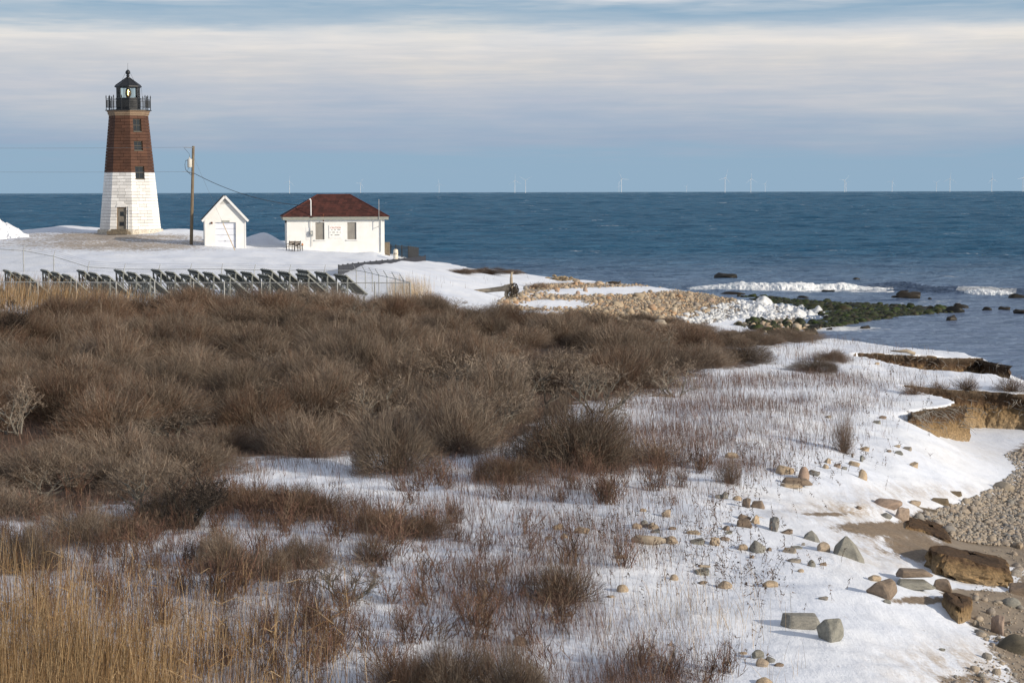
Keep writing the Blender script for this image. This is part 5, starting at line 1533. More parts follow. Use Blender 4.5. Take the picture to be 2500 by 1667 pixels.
BIG = [
 (2071, 1366, 77, 57, 'wedge', GS, 'large grey wedge-shaped boulder with a pointed top on the snow', 0.0),
 (1880, 1298, 49, 38, 'ang', RK, 'squat brown boulder in front of a pale block among the stone group', 0.2),
 (2152, 1461, 73, 47, 'ang', BS, 'blocky brown boulder in snow left of the flat slabs', -.3),
 (2231, 1418, 92, 20, 'ang', BS, 'thin brown slab lying on top of the grey slab', .1),
 (2235, 1441, 104, 25, 'ang', GS, 'long flat grey slab under the brown slab', .15),
 (2303, 1446, 50, 33, 'ang', BS, 'brown angular stone at the right end of the slabs', -.5),
 (1957, 1536, 100, 36, 'ang', GS, 'long grey slab lying in the snow at lower right', .12),
 (2024, 1567, 62, 62, 'ang', GS, 'upright grey angular boulder at the end of the long slab', -.6),
 (2426, 1549, 56, 49, 'ang', PK, 'pinkish granite boulder with a point on the sand', .4),
 (2478, 1594, 96, 46, 'rnd', M['olive_rock'], 'dark olive rounded boulder at the lower right edge', .1),
 (2488, 1452, 52, 32, 'ang', BS, 'reddish brown boulder at the right edge beside snow', -.2),
 (2469, 1479, 50, 21, 'rnd', GS, 'smooth blue-grey boulder on sand below the reddish one', .1),
 (2165, 1238, 76, 24, 'rnd', PK, 'broad low pinkish boulder above the cobbles', -.15),
 (2199, 1271, 40, 34, 'ang', RK, 'upright brown boulder on the icy ledge above the cobbles', .3),
 (2163, 1264, 32, 13, 'rnd', GS, 'flat grey stone left of the upright brown boulder', 0),
 (2450, 1199, 54, 25, 'rnd', RK, 'elongated tan boulder half in snow by the cobble beach', -.45),
 (1850, 1349, 45, 31, 'rnd', GS, 'pale grey rounded boulder behind the withered weeds', .2),
 (2010, 1348, 34, 25, 'ang', TN, 'small layered tan block left of the grey wedge boulder', .1),
 (1982, 1321, 42, 26, 'wedge', GS, 'small grey wedge sticking out of the snow', -.2),
 (1914, 1157, 48, 24, 'rnd', TN, 'rounded tan boulder, left one of the upper stone group', .1),
 (1963, 1174, 29, 35, 'rnd', PK, 'upright pinkish stone standing on the flat slab', .2),
 (1946, 1187, 78, 19, 'ang', BS, 'flat brownish slab under the upright pinkish stone', -.1),
 (1933, 1191, 56, 9, 'ang', TN, 'thin tan slab in front of the brownish slab', 0),
 (2106, 1172, 29, 27, 'rnd', TN, 'egg-shaped tan boulder alone on smooth snow', .9),
 (2085, 1139, 30, 16, 'rnd', TN, 'low tan stone with a dark shadow above the egg-shaped boulder', -.4),
 (2026, 1133, 32, 16, 'ang', TN, 'tan stone at the back of the small cluster', .2),
 (1769, 1437, 39, 20, 'rnd', TN, 'round golden tan boulder among the withered stems', 0),
 (1880, 1434, 41, 17, 'ang', TN, 'low angular tan stone right of the golden one', .2),
 (1581, 1330, 8, 4, 'rnd', TN, '', 0),
 (1861, 1627, 33, 22, 'rnd', TN, 'rounded tan stone near the bottom edge in front of slate pieces', .1),
 (1850, 1607, 32, 21, 'ang', GS, 'grey stone behind the rounded tan stone at the bottom', .3),
 (1866, 1672, 44, 20, 'rnd', TN, 'tan boulder cut by the bottom edge', 0),
 (1520, 1444, 31, 18, 'rnd', TN, 'rounded tan boulder standing free in the snowy stems', .1),
 (1646, 1416, 22, 15, 'rnd', TN, 'small tan stone left of the golden boulder', 0),
 (1714, 1402, 37, 15, 'ang', GS, 'flat dark grey stone with a pointed end', .1),
 (1270, 1576, 36, 25, 'rnd', BS, 'brown stone hidden in stems near the bottom shrubs', .1),
 (1391, 1504, 20, 13, 'rnd', BS, 'small brown stone below the round foreground bush', 0),
 (1361, 1293, 27, 15, 'ang', TN, 'tan stone left of the stones in withered weeds', .3),
 (1420, 1302, 42, 17, 'rnd', TN, 'broad tan stone partly hidden by withered weeds', .1),
 (1377, 1315, 18, 14, 'rnd', TN, 'small tan stone just below the broad one', 0),
 (1555, 1291, 26, 15, 'rnd', TN, 'tan stone left of the smooth grey one', .2),
 (1573, 1287, 24, 18, 'rnd', GS, 'smooth grey stone between two tan stones', .4),
 (1595, 1291, 30, 16, 'rnd', TN, 'brown-tan stone right of the smooth grey one', -.2),
 (1626, 1263, 25, 20, 'ang', TN, 'pointed pale tan stone standing in snow', .2),
 (1640, 1327, 34, 19, 'rnd', TN, 'rounded tan stone at the right end of the driftwood', .1),
 (1743, 1331, 27, 21, 'ang', TN, 'upright tan stone right of the driftwood row', .2),
 (1702, 1326, 38, 11, 'ang', GS, 'flat grey stone between driftwood and upright stone', 0),
 (1516, 1363, 33, 9, 'ang', TN, 'thin tan slab in the snowy stems', .1),
 (1816, 1240, 36, 25, 'ang', BS, 'slanting brown slab on top of the stacked stones', .5),
 (1850, 1242, 33, 21, 'ang', BS, 'brown slab leaning right of the stacked stones', -.5),
 (1816, 1268, 34, 14, 'rnd', BS, 'brown stone in the middle of the stack', .1),
 (1817, 1289, 40, 24, 'ang', BS, 'brown block at the bottom of the stack', -.2),
 (1852, 1281, 40, 26, 'ang', TN, 'pale tan block behind the squat brown boulder', .1),
 (1779, 1294, 32, 12, 'ang', BS, 'low brown stone left of the stack', .3),
 (1775, 1219, 36, 21, 'ang', GS, 'grey stones heaped at the left of the stacked stones', .2),
 (1800, 1222, 24, 12, 'rnd', TN, 'small tan stone right of the grey heap', .1),
 (1757, 1218, 22, 11, 'ang', GS, 'flat grey stone at the left of the grey heap', .4),
 (1786, 1119, 36, 14, 'ang', TN, 'flat tan stone alone in the reddish stems', .1),
 (2231, 1141, 20, 13, 'ang', TN, 'small tan stone alone on the snow slope', .4),
 (2294, 1229, 46, 13, 'ang', M['bank'], 'clay-coloured clod, lower of two on smooth snow', -.4),
 (2333, 1208, 32, 9, 'ang', M['bank'], 'clay-coloured clod, upper of two on smooth snow', -.3),
 (2482, 1339, 30, 17, 'ang', TN, 'tan block on the shingle at the right edge', .1),
]
for px, py, w, h, sh, mt_, lb, rz in BIG:
    if not lb: continue
    if sh == 'ang' and 'slab' in lb.split(' lying')[0].split(' under')[0].split(' in front')[0] and w > 50 and h < 40 and 'left of' not in lb:
        o = rock(px, py, w, h, SLAB[px % 3], mt_, lb, rz=rz, sink=.12, depth=.42)
        o.rotation_euler = (0, .04, rz)
        if py == 1418: o.location = tuple(Vector(ground(2231, 1434)[0]) + Vector((.02, .05, .20)))
    else: rock(px, py, w, h, sh, mt_, lb, rz=rz)
SMALL = [(2016, 1144, 18, 12), (2044, 1142, 18, 11), (2099, 1127, 19, 16), (2079, 1117, 11, 11), (2111, 1101, 22, 10), (1988, 1160, 30, 14), (2060, 1146, 16, 8), (1920, 1303, 34, 10), (1814, 1343, 26, 15), (1928, 1348, 34, 11),
         (1982, 1384, 21, 18), (2018, 1381, 38, 9), (2135, 1419, 34, 15), (2010, 1463, 26, 8), (2165, 1472, 22, 9), (2097, 1242, 18, 8), (2230, 1231, 34, 11), (2382, 1531, 17, 18), (1945, 1340, 26, 8), (1882, 1345, 26, 10),
         (1570, 1249, 18, 9), (1345, 1318, 30, 10), (1600, 1300, 24, 8), (1640, 1292, 22, 7), (1692, 1303, 38, 9), (1770, 1318, 26, 9), (1780, 1305, 20, 9), (1715, 1425, 26, 7), (1490, 1458, 20, 6), (1965, 1332, 18, 8),
         (1880, 1615, 30, 14), (1900, 1625, 26, 8), (1815, 1598, 20, 7), (1640, 1575, 20, 6), (2140, 1034, 20, 8), (2155, 1022, 20, 8), (2190, 1092, 18, 7), (2215, 1098, 22, 8), (2195, 1110, 22, 10), (2170, 1104, 14, 6),
         (1955, 1396, 18, 8), (1935, 1372, 40, 8), (2410, 1560, 14, 8), (2460, 1525, 16, 9), (2340, 1492, 12, 8), (2430, 1475, 12, 6), (2300, 1590, 18, 8), (1840, 1362, 20, 8), (2140, 890, 14, 5), (2022, 1020, 14, 6)]
for i, (px, py, w, h) in enumerate(SMALL):
    rock(px, py, w, h, 'ang' if i % 5 else 'rnd', (TN, RK, GS, BS)[i % 4], 'small loose stone showing through the snow of the meadow', 'small stones scattered on the snow', name='stone', cat='stone')

# stones: sampled over the land
COB = [round_rock('cobble_shape', 300 + k, facet=3, base=I2, amp=.3) for k in range(8)]
COBV = [(lumpy(I1, .3, 1.1, 400 + k, facet=2), I1[1]) for k in range(6)]
def scatter_px(poly, n, seed):
    r_ = np.random.default_rng(seed)
    p = np.array(poly); lo_, hi_ = p.min(0), p.max(0)
    q = r_.uniform(lo_, hi_, (n * 4, 2)); q = q[inpoly(q[:, 0], q[:, 1], poly)][:n]
    return q, r_
def stones(poly, n_ind, n_stuff, big, small, mat, name, label, cat, group, slabel, seed, keep=None, sea=False, flat=.62, sink=.3, meshes=None, bigs=()):
    q, r_ = scatter_px(poly, n_ind + n_stuff, seed)
    if sea:
        g = PZ(q[:, 0], q[:, 1], 0.0); hgt_ = height(g[:, 0], g[:, 1])
        gl = ground(q[:, 0], q[:, 1]); use = gl[:, 2] > .02
        g[use] = gl[use]; g[~use, 2] = np.maximum(hgt_[~use], -.03)
    else: g = ground(q[:, 0], q[:, 1])
    if keep is not None:
        k = keep(q, g); q, g = q[k], g[k]
    n_ind = min(n_ind, len(g))
    ms = meshes or COB
    for i in range(n_ind):
        me = ms[i % len(ms)]
        o = bpy.data.objects.new(name, me); COL.objects.link(o)
        if not me.materials: me.materials.append(mat)
        o.material_slots[0].link = 'OBJECT'; o.material_slots[0].material = mat
        s = r_.uniform(*big) * (1 + .5 * (r_.random() < .12))
        o.scale = (s / 2 * r_.uniform(.85, 1.25), s / 2 * r_.uniform(.75, 1.0), s / 2 * flat * r_.uniform(.8, 1.25))
        o.rotation_euler = (r_.uniform(-.25, .25), r_.uniform(-.25, .25), r_.uniform(0, 6.28))
        o.location = (float(g[i, 0]), float(g[i, 1]), float(g[i, 2]) + o.scale.z * (1 - 2 * sink))
        tag(o, label, cat, group)
    m = len(g) - n_ind
    if m > 0:
        gg = g[n_ind:]
        s = r_.uniform(*small, m) * r_.uniform(.7, 1.15, m)
        sc = s[:, None] / 2 * np.stack([r_.uniform(.85, 1.25, m), r_.uniform(.75, 1, m), flat * r_.uniform(.8, 1.25, m)], -1)
        pos = gg.copy(); pos[:, 2] += sc[:, 2] * (1 - 2 * sink)
        me = scatter_mesh(name + 's', COBV, pos, sc, r_.uniform(0, 6.28, m), r_.uniform(size=m), True)
        tag(link('stones' if name != 'cobble' else 'shingle_stones', me, mat), slabel, cat, kind='stuff')
def snow_hollow(q, g):
    v = blob(q[:, 0], q[:, 1], 1440, 712, 130, 9) + blob(q[:, 0], q[:, 1], 1350, 742, 110, 11) + blob(q[:, 0], q[:, 1], 1300, 765, 90, 7) + blob(q[:, 0], q[:, 1], 1560, 706, 90, 6)
    return v + .5 * (fbm(g[:, 0] * .5, g[:, 1] * .5, 3, 81) - .5) < rng.uniform(.18, .62, len(q))
SPITP = [(1215, 744), (1225, 728), (1260, 716), (1310, 694), (1400, 691), (1480, 692), (1560, 694), (1660, 705), (1790, 726), (1800, 738), (1720, 764), (1660, 800), (1500, 806), (1280, 780)]
stones(SPITP, 250, 6200, (.30, .62), (.10, .30), M['cobble'], 'spit_stone', 'tan rounded stone on the stony spit below the lighthouse point', 'stone', 'tan stones of the spit', 'smaller tan shingle covering the spit', 31, keep=snow_hollow)
ICEP = [(1630, 788), (1680, 768), (1735, 752), (1790, 736), (1850, 735), (1960, 750), (2012, 764), (2018, 774), (1950, 780), (1860, 782), (1800, 780), (1720, 792)]
stones(ICEP, 190, 900, (.30, .52), (.18, .34), M['ice'], 'ice_stone', 'rounded stone glazed white with ice at the water line', 'stone', 'ice-coated stones on the shore', 'small ice-coated stones between the larger ones', 33, sea=True, flat=.62)
WEEDP = [(1800, 722), (1900, 728), (2000, 736), (2200, 747), (2320, 753), (2340, 762), (2230, 770), (2120, 784), (2060, 795), (1985, 800), (1960, 792), (2020, 778), (1965, 750), (1850, 736)]
stones(WEEDP, 220, 4200, (.45, .95), (.25, .55), M['algae'], 'weedy_rock', 'dark wet rock with green weed on the tidal shoal', 'rock', 'weed-covered rocks of the tidal shoal', 'small weedy stones between the shoal rocks', 35, sea=True, flat=.52, sink=.32)
MIXP = [(1790, 792), (1850, 784), (1960, 790), (2005, 800), (1985, 818), (1880, 815)]
stones(MIXP, 60, 220, (.4, .7), (.2, .4), M['algae'], 'weedy_rock', 'weedy rock below the ice-coated stones', 'rock', 'weedy rocks below the ice', 'small weedy stones below the ice', 37, sea=True, flat=.7)
stones(MIXP, 40, 120, (.35, .6), (.2, .4), M['cobble'], 'shore_stone', 'tan stone among weedy rocks below the ice', 'stone', 'tan stones below the ice', 'small tan stones below the ice', 38, sea=True, flat=.7)
SHING = [(2225, 1268), (2300, 1240), (2360, 1222), (2420, 1195), (2460, 1165), (2480, 1140), (2450, 1112), (2520, 1090), (2620, 1140), (2620, 1330), (2480, 1335), (2400, 1330), (2330, 1318), (2300, 1285)]
stones(SHING, 260, 6500, (.10, .19), (.045, .11), M['beach_cobble'], 'cobble', 'rounded grey-tan cobble on the beach below the snow slope', 'cobble', 'cobbles of the beach', 'small cobbles covering the beach', 39, sink=.2)
SCAT = [(2380, 1345), (2520, 1335), (2520, 1667), (2560, 1700), (2250, 1700), (2330, 1640), (2420, 1600), (2370, 1510), (2380, 1440)]
stones(SCAT, 70, 900, (.06, .15), (.015, .05), M['beach_cobble'], 'pebble', 'loose pebble lying on the sand at lower right', 'pebble', 'pebbles scattered on the sand', 'fine gravel on the sand at lower right', 41, sink=.2)

# icy boulders, rocks in the sea
for px, py, w, h, lb in [(1862, 752, 46, 28, 'largest white ice-covered boulder of the shore'), (1850, 768, 34, 22, 'ice-covered boulder below the largest one'), (1922, 762, 28, 20, 'ice-covered boulder left of the dark weed'),
                         (1946, 772, 46, 24, 'long ice-covered boulder near the water'), (1977, 768, 28, 20, 'ice-covered boulder beside the long one'), (1997, 760, 32, 22, 'grey-white icy boulder at the seaward end'), (1882, 782, 22, 14, 'small ice-covered boulder above the weedy rocks')]:
    g = PZ(px, py, .1); s = g[1] / F
    o = bpy.data.objects.new('ice_boulder', SEAI[px % 4]); COL.objects.link(o)
    if not SEAI[px % 4].materials: SEAI[px % 4].materials.append(M['ice'])
    o.material_slots[0].link = 'OBJECT'; o.material_slots[0].material = M['ice']
    o.scale = (w * s / 2, w * s / 2.4, h * s * .52); o.rotation_euler = (0, 0, px % 3 * .3); o.location = (float(g[0]), float(g[1]), float(max(height(g[0], g[1]), 0)) + o.scale.z * .5)
    tag(o, lb, 'boulder')
for px, py, w, h, lb in [(1770, 680, 58, 15, 'broad brown rock in the sea left behind the breaker'), (2093, 684, 24, 7, 'small dark rock in the sea behind the breaker'), (2218, 728, 62, 20, 'largest dark rock in the water right of the breaker'),
                         (2192, 727, 30, 8, 'low rock touching the left of the largest dark one'), (2340, 715, 30, 8, 'dark rock under the short curling wave'), (2486, 727, 50, 11, 'long dark rock at the right edge of the sea'), (2022, 712, 34, 5, 'thin dark rock awash in front of the breaker'),
                         (2324, 783, 26, 15, 'dark rock alone in the bay, right one'), (2113, 802, 24, 8, 'dark rock alone in the bay, middle one'), (2025, 806, 15, 7, 'small dark rock in the bay near the weedy shore'),
                         (2330, 762, 50, 16, 'dark weedy rock at the seaward end of the shoal'), (2345, 752, 40, 13, 'dark rock just behind the end of the shoal'), (2410, 758, 24, 10, 'dark rock beyond the shoal, left of three'), (2452, 758, 30, 11, 'dark rock beyond the shoal, middle of three'),
                         (2490, 764, 34, 10, 'dark rock beyond the shoal, right of three'), (1985, 802, 30, 12, 'dark weedy rock at the inner bay'), (2210, 712, 18, 4, 'tiny dark rock awash behind the largest one'), (2270, 730, 10, 4, 'tiny dark rock right of the largest one'), (1960, 728, 30, 7, 'dark rock at the back of the shoal'), (1790, 718, 60, 7, 'dark rocks at the tip of the stony spit')]:
    g = PZ(px, py, .0); s = g[1] / F
    k = (px + py) % 4
    o = bpy.data.objects.new('sea_rock', SEAR[k]); COL.objects.link(o)
    if not SEAR[k].materials: SEAR[k].materials.append(M['wet_rock'])
    o.material_slots[0].link = 'OBJECT'; o.material_slots[0].material = M['wet_rock']
    o.scale = (w * s / 2, w * s / 3, h * s * .75); o.rotation_euler = (0, 0, (px % 5 - 2) * .2); o.location = (float(g[0]), float(g[1]), o.scale.z * .30)
    tag(o, lb, 'rock')
# boulders standing on the spit
for px, py, w, h, lb in [(1447, 683, 18, 11, 'tan boulder on the seaward edge of the spit'), (1390, 680, 12, 10, 'small boulder beside the dark wrack heap'), (1407, 690, 20, 10, 'tan boulder in front of the dark wrack heap'), (1283, 709, 13, 12, 'tan boulder right of the upright driftwood'),
                         (1360, 714, 11, 9, 'orange-brown boulder on the shingle, right of a pair'), (1429, 713, 12, 12, 'tan boulder on the shingle, alone beside snow'), (1411, 720, 12, 10, 'orange-brown boulder left of the lone tan one'), (1680, 728, 20, 11, 'long pale boulder on top of the spit'), (1700, 750, 20, 13, 'orange boulder next to the ice-coated stones'),
                         (1735, 738, 22, 12, 'brown boulder above the ice-coated stones'), (1585, 697, 0, 0, '')]:
    if lb: rock(px, py, w, h, 'rnd', (TN, PK, RK)[px % 3], lb, cat='boulder', name='boulder')

# ------------------------------------------------------------------ driftwood
def drift(name, label, pts_, rad, mat, n=9, seed=0):
    r_ = random.Random(seed)
    o = MB().tube(pts_, rad, n).build(name, mat, None, True)
    return tag(o, label, 'driftwood')
g0 = ground(1255, 733)[0]; Dd = float(g0[1])
def DP_(px, py, d=0.0): return Vector(PD(px, py, Dd + d))
log = empty('driftwood_log', 'bleached driftwood trunk lying on the shingle with a forked end', 'driftwood', tuple(g0)); inv = Vector(g0)
MB().tube([DP_(p, q, d) - inv for p, q, d in ((1147, 716, 1), (1160, 711, .9), (1190, 709, .6), (1225, 705, .3), (1244, 702, 0), (1257, 708, -.2))], [.10, .13, .16, .19, .28, .2], 10).build('trunk', M['driftwood'], log, True)
MB().tube([DP_(1170, 711, .8) - inv, DP_(1158, 718, .5) - inv, DP_(1148, 729, .2) - inv], [.13, .11, .08], 8).build('branch', M['driftwood'], log, True)
MB().tube([DP_(1238, 706, .1) - inv, DP_(1236, 720, -.1) - inv, DP_(1241, 731, -.3) - inv], [.16, .15, .10], 8).build('root', M['driftwood'], log, True)
MB().tube([DP_(1240, 700, .1) - inv, DP_(1231, 697, .1) - inv], [.12, .08], 8).build('root', M['driftwood'], log, True)
stub = empty('driftwood_stump', 'upright driftwood post wrapped with a dark rope tangle', 'driftwood', tuple(g0))
MB().tube([DP_(p, q, -.4) - inv for p, q in ((1258, 737), (1254, 722), (1249, 700), (1248, 682), (1249, 664))], [.13, .15, .13, .10, .06], 8).build('trunk', M['driftwood'], stub, True)
MB().tube([DP_(1249, 672, -.4) - inv, DP_(1253, 663, -.4) - inv], [.05, .03], 6).build('branch', M['driftwood'], stub)
tg = MB(); r_ = random.Random(3)
for k in range(16):
    c = (1254 + r_.uniform(-3, 4), 708 + r_.uniform(-9, 9)); a, e = r_.uniform(4, 10), r_.uniform(8, 20)
    ph = r_.uniform(0, 6.28)
    tg.tube([DP_(c[0] + a * math.cos(ph + t * .7), c[1] + e * .6 * math.sin(ph + t * .7), -.5 + .12 * math.sin(t * 1.3 + k)) - inv for t in range(9)], .03, 5, False)
tg.build('rope_tangle', M['darkbranch'], stub)
g = ground(1581, 1328)[0]; s = g[1] / F
drift('driftwood_log', 'short weathered grey-brown log on the snow among stones', [Vector(g) + Vector(v) * s for v in ((-40, 2, 9), (-28, 0, 13), (0, -2, 11), (30, 0, 9), (44, 3, 8))], [5 * s, 11 * s, 12 * s, 10 * s, 6 * s], M['driftwood'], seed=1)
g = ground(2212, 868)[0]; s = g[1] / F
drift('driftwood_log', 'small bleached log lying on the far snowy bank', [Vector(g) + Vector(v) * s for v in ((-38, 2, 10), (-15, 0, 9), (0, 0, 10), (22, 0, 3))], [1.5 * s, 3 * s, 5 * s, 4 * s], M['driftwood'], seed=2)
for px, py, l, rz, lb in [(2258, 1246, 62, -.42, 'weathered plank jutting out of the snow above the cobbles'), (1815, 1350, 0, 0, ''), (1720, 1385, 30, .35, 'thin stick of wood lying in snowy stems')]:
    if not lb: continue
    g = ground(px, py)[0]; s = g[1] / F
    o = MB().box((0, 0, 0), (l * s, 7 * s, 5 * s)).build('driftwood_plank', M['driftwood']); o.location = (float(g[0]), float(g[1]), float(g[2]) + 4 * s); o.rotation_euler = (0, .12, rz)
    tag(o, lb, 'plank')
# dark wrack heap on the spit's crest
g = ground(1365, 684)[0]; s = g[1] / F
n = 60
pos = np.stack([g[0] + rng.normal(0, 14, n) * s, g[1] + rng.normal(0, 10, n) * s, g[2] + np.abs(rng.normal(0, 4, n)) * s], -1)
tag(link('wrack_heap', scatter_mesh('wrack_heap', COBV, pos, rng.uniform(3, 7, (n, 1)) * s * np.array([[1.4, 1, .6]]), rng.uniform(0, 6.28, n), rng.uniform(size=n), False), M['bank']), 'dark heap of sea wrack on the crest of the spit', 'wrack heap')
g = ground(1500, 694)[0]; s = g[1] / F
drift('driftwood_branch', 'dark branch lying on the seaward edge of the spit', [Vector(g) + Vector(v) * s for v in ((-22, 0, 2), (-5, 0, 5), (10, 0, 3), (16, 0, 8))], [2 * s, 3 * s, 3 * s, 1 * s], M['darkbranch'])

# ------------------------------------------------------------------ vegetation
def ribbons(P, w, col, seed):
    """P (n,k,3) polylines -> thin tapering blades facing at random; w (n,), col (n,3)"""
    n, k, _ = P.shape
    r_ = np.random.default_rng(seed)
    d = P[:, -1] - P[:, 0]; d /= np.linalg.norm(d, axis=1)[:, None] + 1e-9
    q = r_.normal(size=(n, 3)); s = np.cross(d, q); s /= np.linalg.norm(s, axis=1)[:, None] + 1e-9
    # the last point is a single tip
    tap = np.linspace(1, .55, k - 1)
    a = P[:, :-1] - s[:, None] * (w[:, None] * tap)[..., None] / 2
    e = P[:, :-1] + s[:, None] * (w[:, None] * tap)[..., None] / 2
    V = np.concatenate([np.stack([a, e], 2).reshape(n, 2 * (k - 1), 3), P[:, -1:]], 1)
    m = 2 * (k - 1) + 1
    tri = []
    for i in range(k - 2): tri += [(2 * i, 2 * i + 1, 2 * i + 3), (2 * i, 2 * i + 3, 2 * i + 2)]
    tri.append((2 * (k - 2), 2 * (k - 2) + 1, m - 1))
    tri = np.array(tri)
    Fc = (tri[None] + (np.arange(n) * m)[:, None, None]).reshape(-1, 3)
    return V.reshape(-1, 3), Fc, np.repeat(col, m, 0)

def merge(parts):
    vs, fs, cs = [], [], []; o = 0
    for v, f, c in parts:
        vs.append(v); fs.append(f + o); cs.append(c); o += len(v)
    return np.concatenate(vs), np.concatenate(fs), np.concatenate(cs)

def pal(r_, n, cols, jit=.18):
    c = np.array(cols)[r_.integers(0, len(cols), n)] * (1.13 if cols in (BROWNS, GREYS) else 1)
    return c * (1 + jit * r_.normal(size=(n, 1))).clip(.5, 1.6)

BROWNS = [(.110, .072, .048), (.135, .092, .062), (.095, .057, .040), (.155, .112, .080), (.120, .066, .044)]
GREYS = [(.19, .150, .115), (.155, .122, .095), (.22, .180, .140), (.13, .100, .078)]
def dome_bush(seed, tips=6500, greyness=.5, up=.7, twl=.30, width=.0055, squash=.95):
    """a rounded bare bush of unit radius and height: stems fan out from the foot, curving twigs fill the rim"""
    r_ = np.random.default_rng(seed)
    n = tips
    th = np.arccos(r_.uniform(.0, 1, n) ** .75); ph = r_.uniform(0, 2 * np.pi, n)
    lob = 1 + .19 * np.sin(ph * 3 + seed) + .09 * np.sin(ph * 5 + 2 * seed) + .09 * np.cos(th * 5 + ph)
    rad = lob * (1 - .42 * r_.uniform(0, 1, n) ** 3.0) * r_.normal(1, .035, n)
    u = np.stack([np.sin(th) * np.cos(ph), np.sin(th) * np.sin(ph), np.cos(th)], -1)
    tip = u * rad[:, None]; tip[:, 2] = tip[:, 2] * squash + .04
    d = u * (1 - up * .55) + np.array([0, 0, up * .8]) + r_.normal(0, .24, (n, 3)); d /= np.linalg.norm(d, axis=1)[:, None]
    L = twl * r_.uniform(.5, 1.4, n)
    # twigs leave the stems outward and bend up towards the light
    d0 = u + r_.normal(0, .30, (n, 3)); d0 /= np.linalg.norm(d0, axis=1)[:, None]
    mid = tip - d * (L * .5)[:, None]
    root = mid - d0 * (L * .6)[:, None]; root[:, 2] = np.maximum(root[:, 2], .01)
    fam = np.sin(ph * 4 + th * 3 + seed) * .25 + greyness
    col = np.where(r_.uniform(size=(n, 1)) < fam[:, None], pal(r_, n, GREYS), pal(r_, n, BROWNS))
    A = ribbons(np.stack([root, mid, tip], 1), width * r_.uniform(.7, 1.3, n), col, seed + 1)
    k = int(n * .6)
    i = r_.integers(0, n, k); t = r_.uniform(.2, .9, (k, 1))
    s0 = mid[i] * (1 - t) + tip[i] * t
    d2 = d[i] + r_.normal(0, .55, (k, 3)); d2 /= np.linalg.norm(d2, axis=1)[:, None]
    s1 = s0 + d2 * (twl * .42 * r_.uniform(.5, 1.3, (k, 1)))
    Bq = ribbons(np.stack([s0, s1], 1), width * .8 * np.ones(k), col[i], seed + 2)
    m = 220
    i = r_.integers(0, n, m)
    b0 = r_.normal(0, .12, (m, 3)); b0[:, 2] = -.05
    e = root[i] * .98
    c = b0 * .5 + e * .5; c[:, :2] *= .85; c[:, 2] += .05
    c1 = b0 * .78 + e * .22; c1[:, :2] *= .85
    colm = pal(r_, m, [(.11, .085, .066), (.08, .058, .045), (.15, .12, .095)])
    Cq = ribbons(np.stack([b0, c1, c, e], 1), width * 3.2 * r_.uniform(.7, 1.4, m), colm, seed + 3)
    # a few strong shoots stand proud of the rest
    m = 70
    i = r_.integers(0, n, m)
    s1 = u[i] * (lob[i] * r_.uniform(1.05, 1.32, m))[:, None]; s1[:, 2] = np.abs(s1[:, 2]) + .08
    Dq = ribbons(np.stack([b0[:m] * .3 + s1 * .5, s1 * .82 + r_.normal(0, .03, (m, 3)), s1], 1), width * 1.8 * np.ones(m), pal(r_, m, GREYS), seed + 7)
    v, f, cc = merge([A, Bq, Cq, Dq])
    return np_mesh('bush_twigs', v, f, cc)

def crooked_bush(seed, cols, levels=5, thick=.03, bark=(.17, .155, .13)):
    """open shrub with a few crooked grey limbs that keep forking"""
    r_ = random.Random(seed)
    mb = MB(); tw = []
    def grow(p, d, L, r, lv):
        pts_ = [p]; q = p.copy(); dd = d.copy()
        for _ in range(3):
            dd = (dd + Vector((r_.gauss(0, .26), r_.gauss(0, .26), r_.gauss(.05, .18)))).normalized()
            q = q + dd * L / 3; pts_.append(q.copy())
        if lv >= 3: tw.append([list(a) for a in pts_])
        else: mb.tube(pts_, [r, r * .88, r * .78, r * .68], 5, False)
        if lv < levels:
            for _ in range(3 if lv < 3 else 4):
                k = r_.choice((1, 2, 3, 3))
                nd = (dd + Vector((r_.gauss(0, .62), r_.gauss(0, .62), r_.gauss(.12, .35)))).normalized()
                grow(pts_[k], nd, L * r_.uniform(.55, .85), r * .62, lv + 1)
    for _ in range(5):
        a = r_.uniform(0, 6.28)
        grow(Vector((r_.gauss(0, .06), r_.gauss(0, .06), -.05)), Vector((.75 * math.cos(a), .75 * math.sin(a), .7)).normalized(), .52, thick, 0)
    P = np.array(tw); rr = np.random.default_rng(seed)
    A = ribbons(P, .010 * rr.uniform(.6, 1.2, len(P)), pal(rr, len(P), cols), seed)
    v = np.array(mb.v); f = []
    for q in mb.f: f += [(q[0], q[1], q[2]), (q[0], q[2], q[3])] if len(q) == 4 else []
    Bq = (v, np.array(f), np.tile(np.array([bark]), (len(v), 1)) * rr.uniform(.75, 1.15, (len(v), 1)))
    v, f, c = merge([A, Bq])
    return np_mesh('shrub_branches', v, f, c)

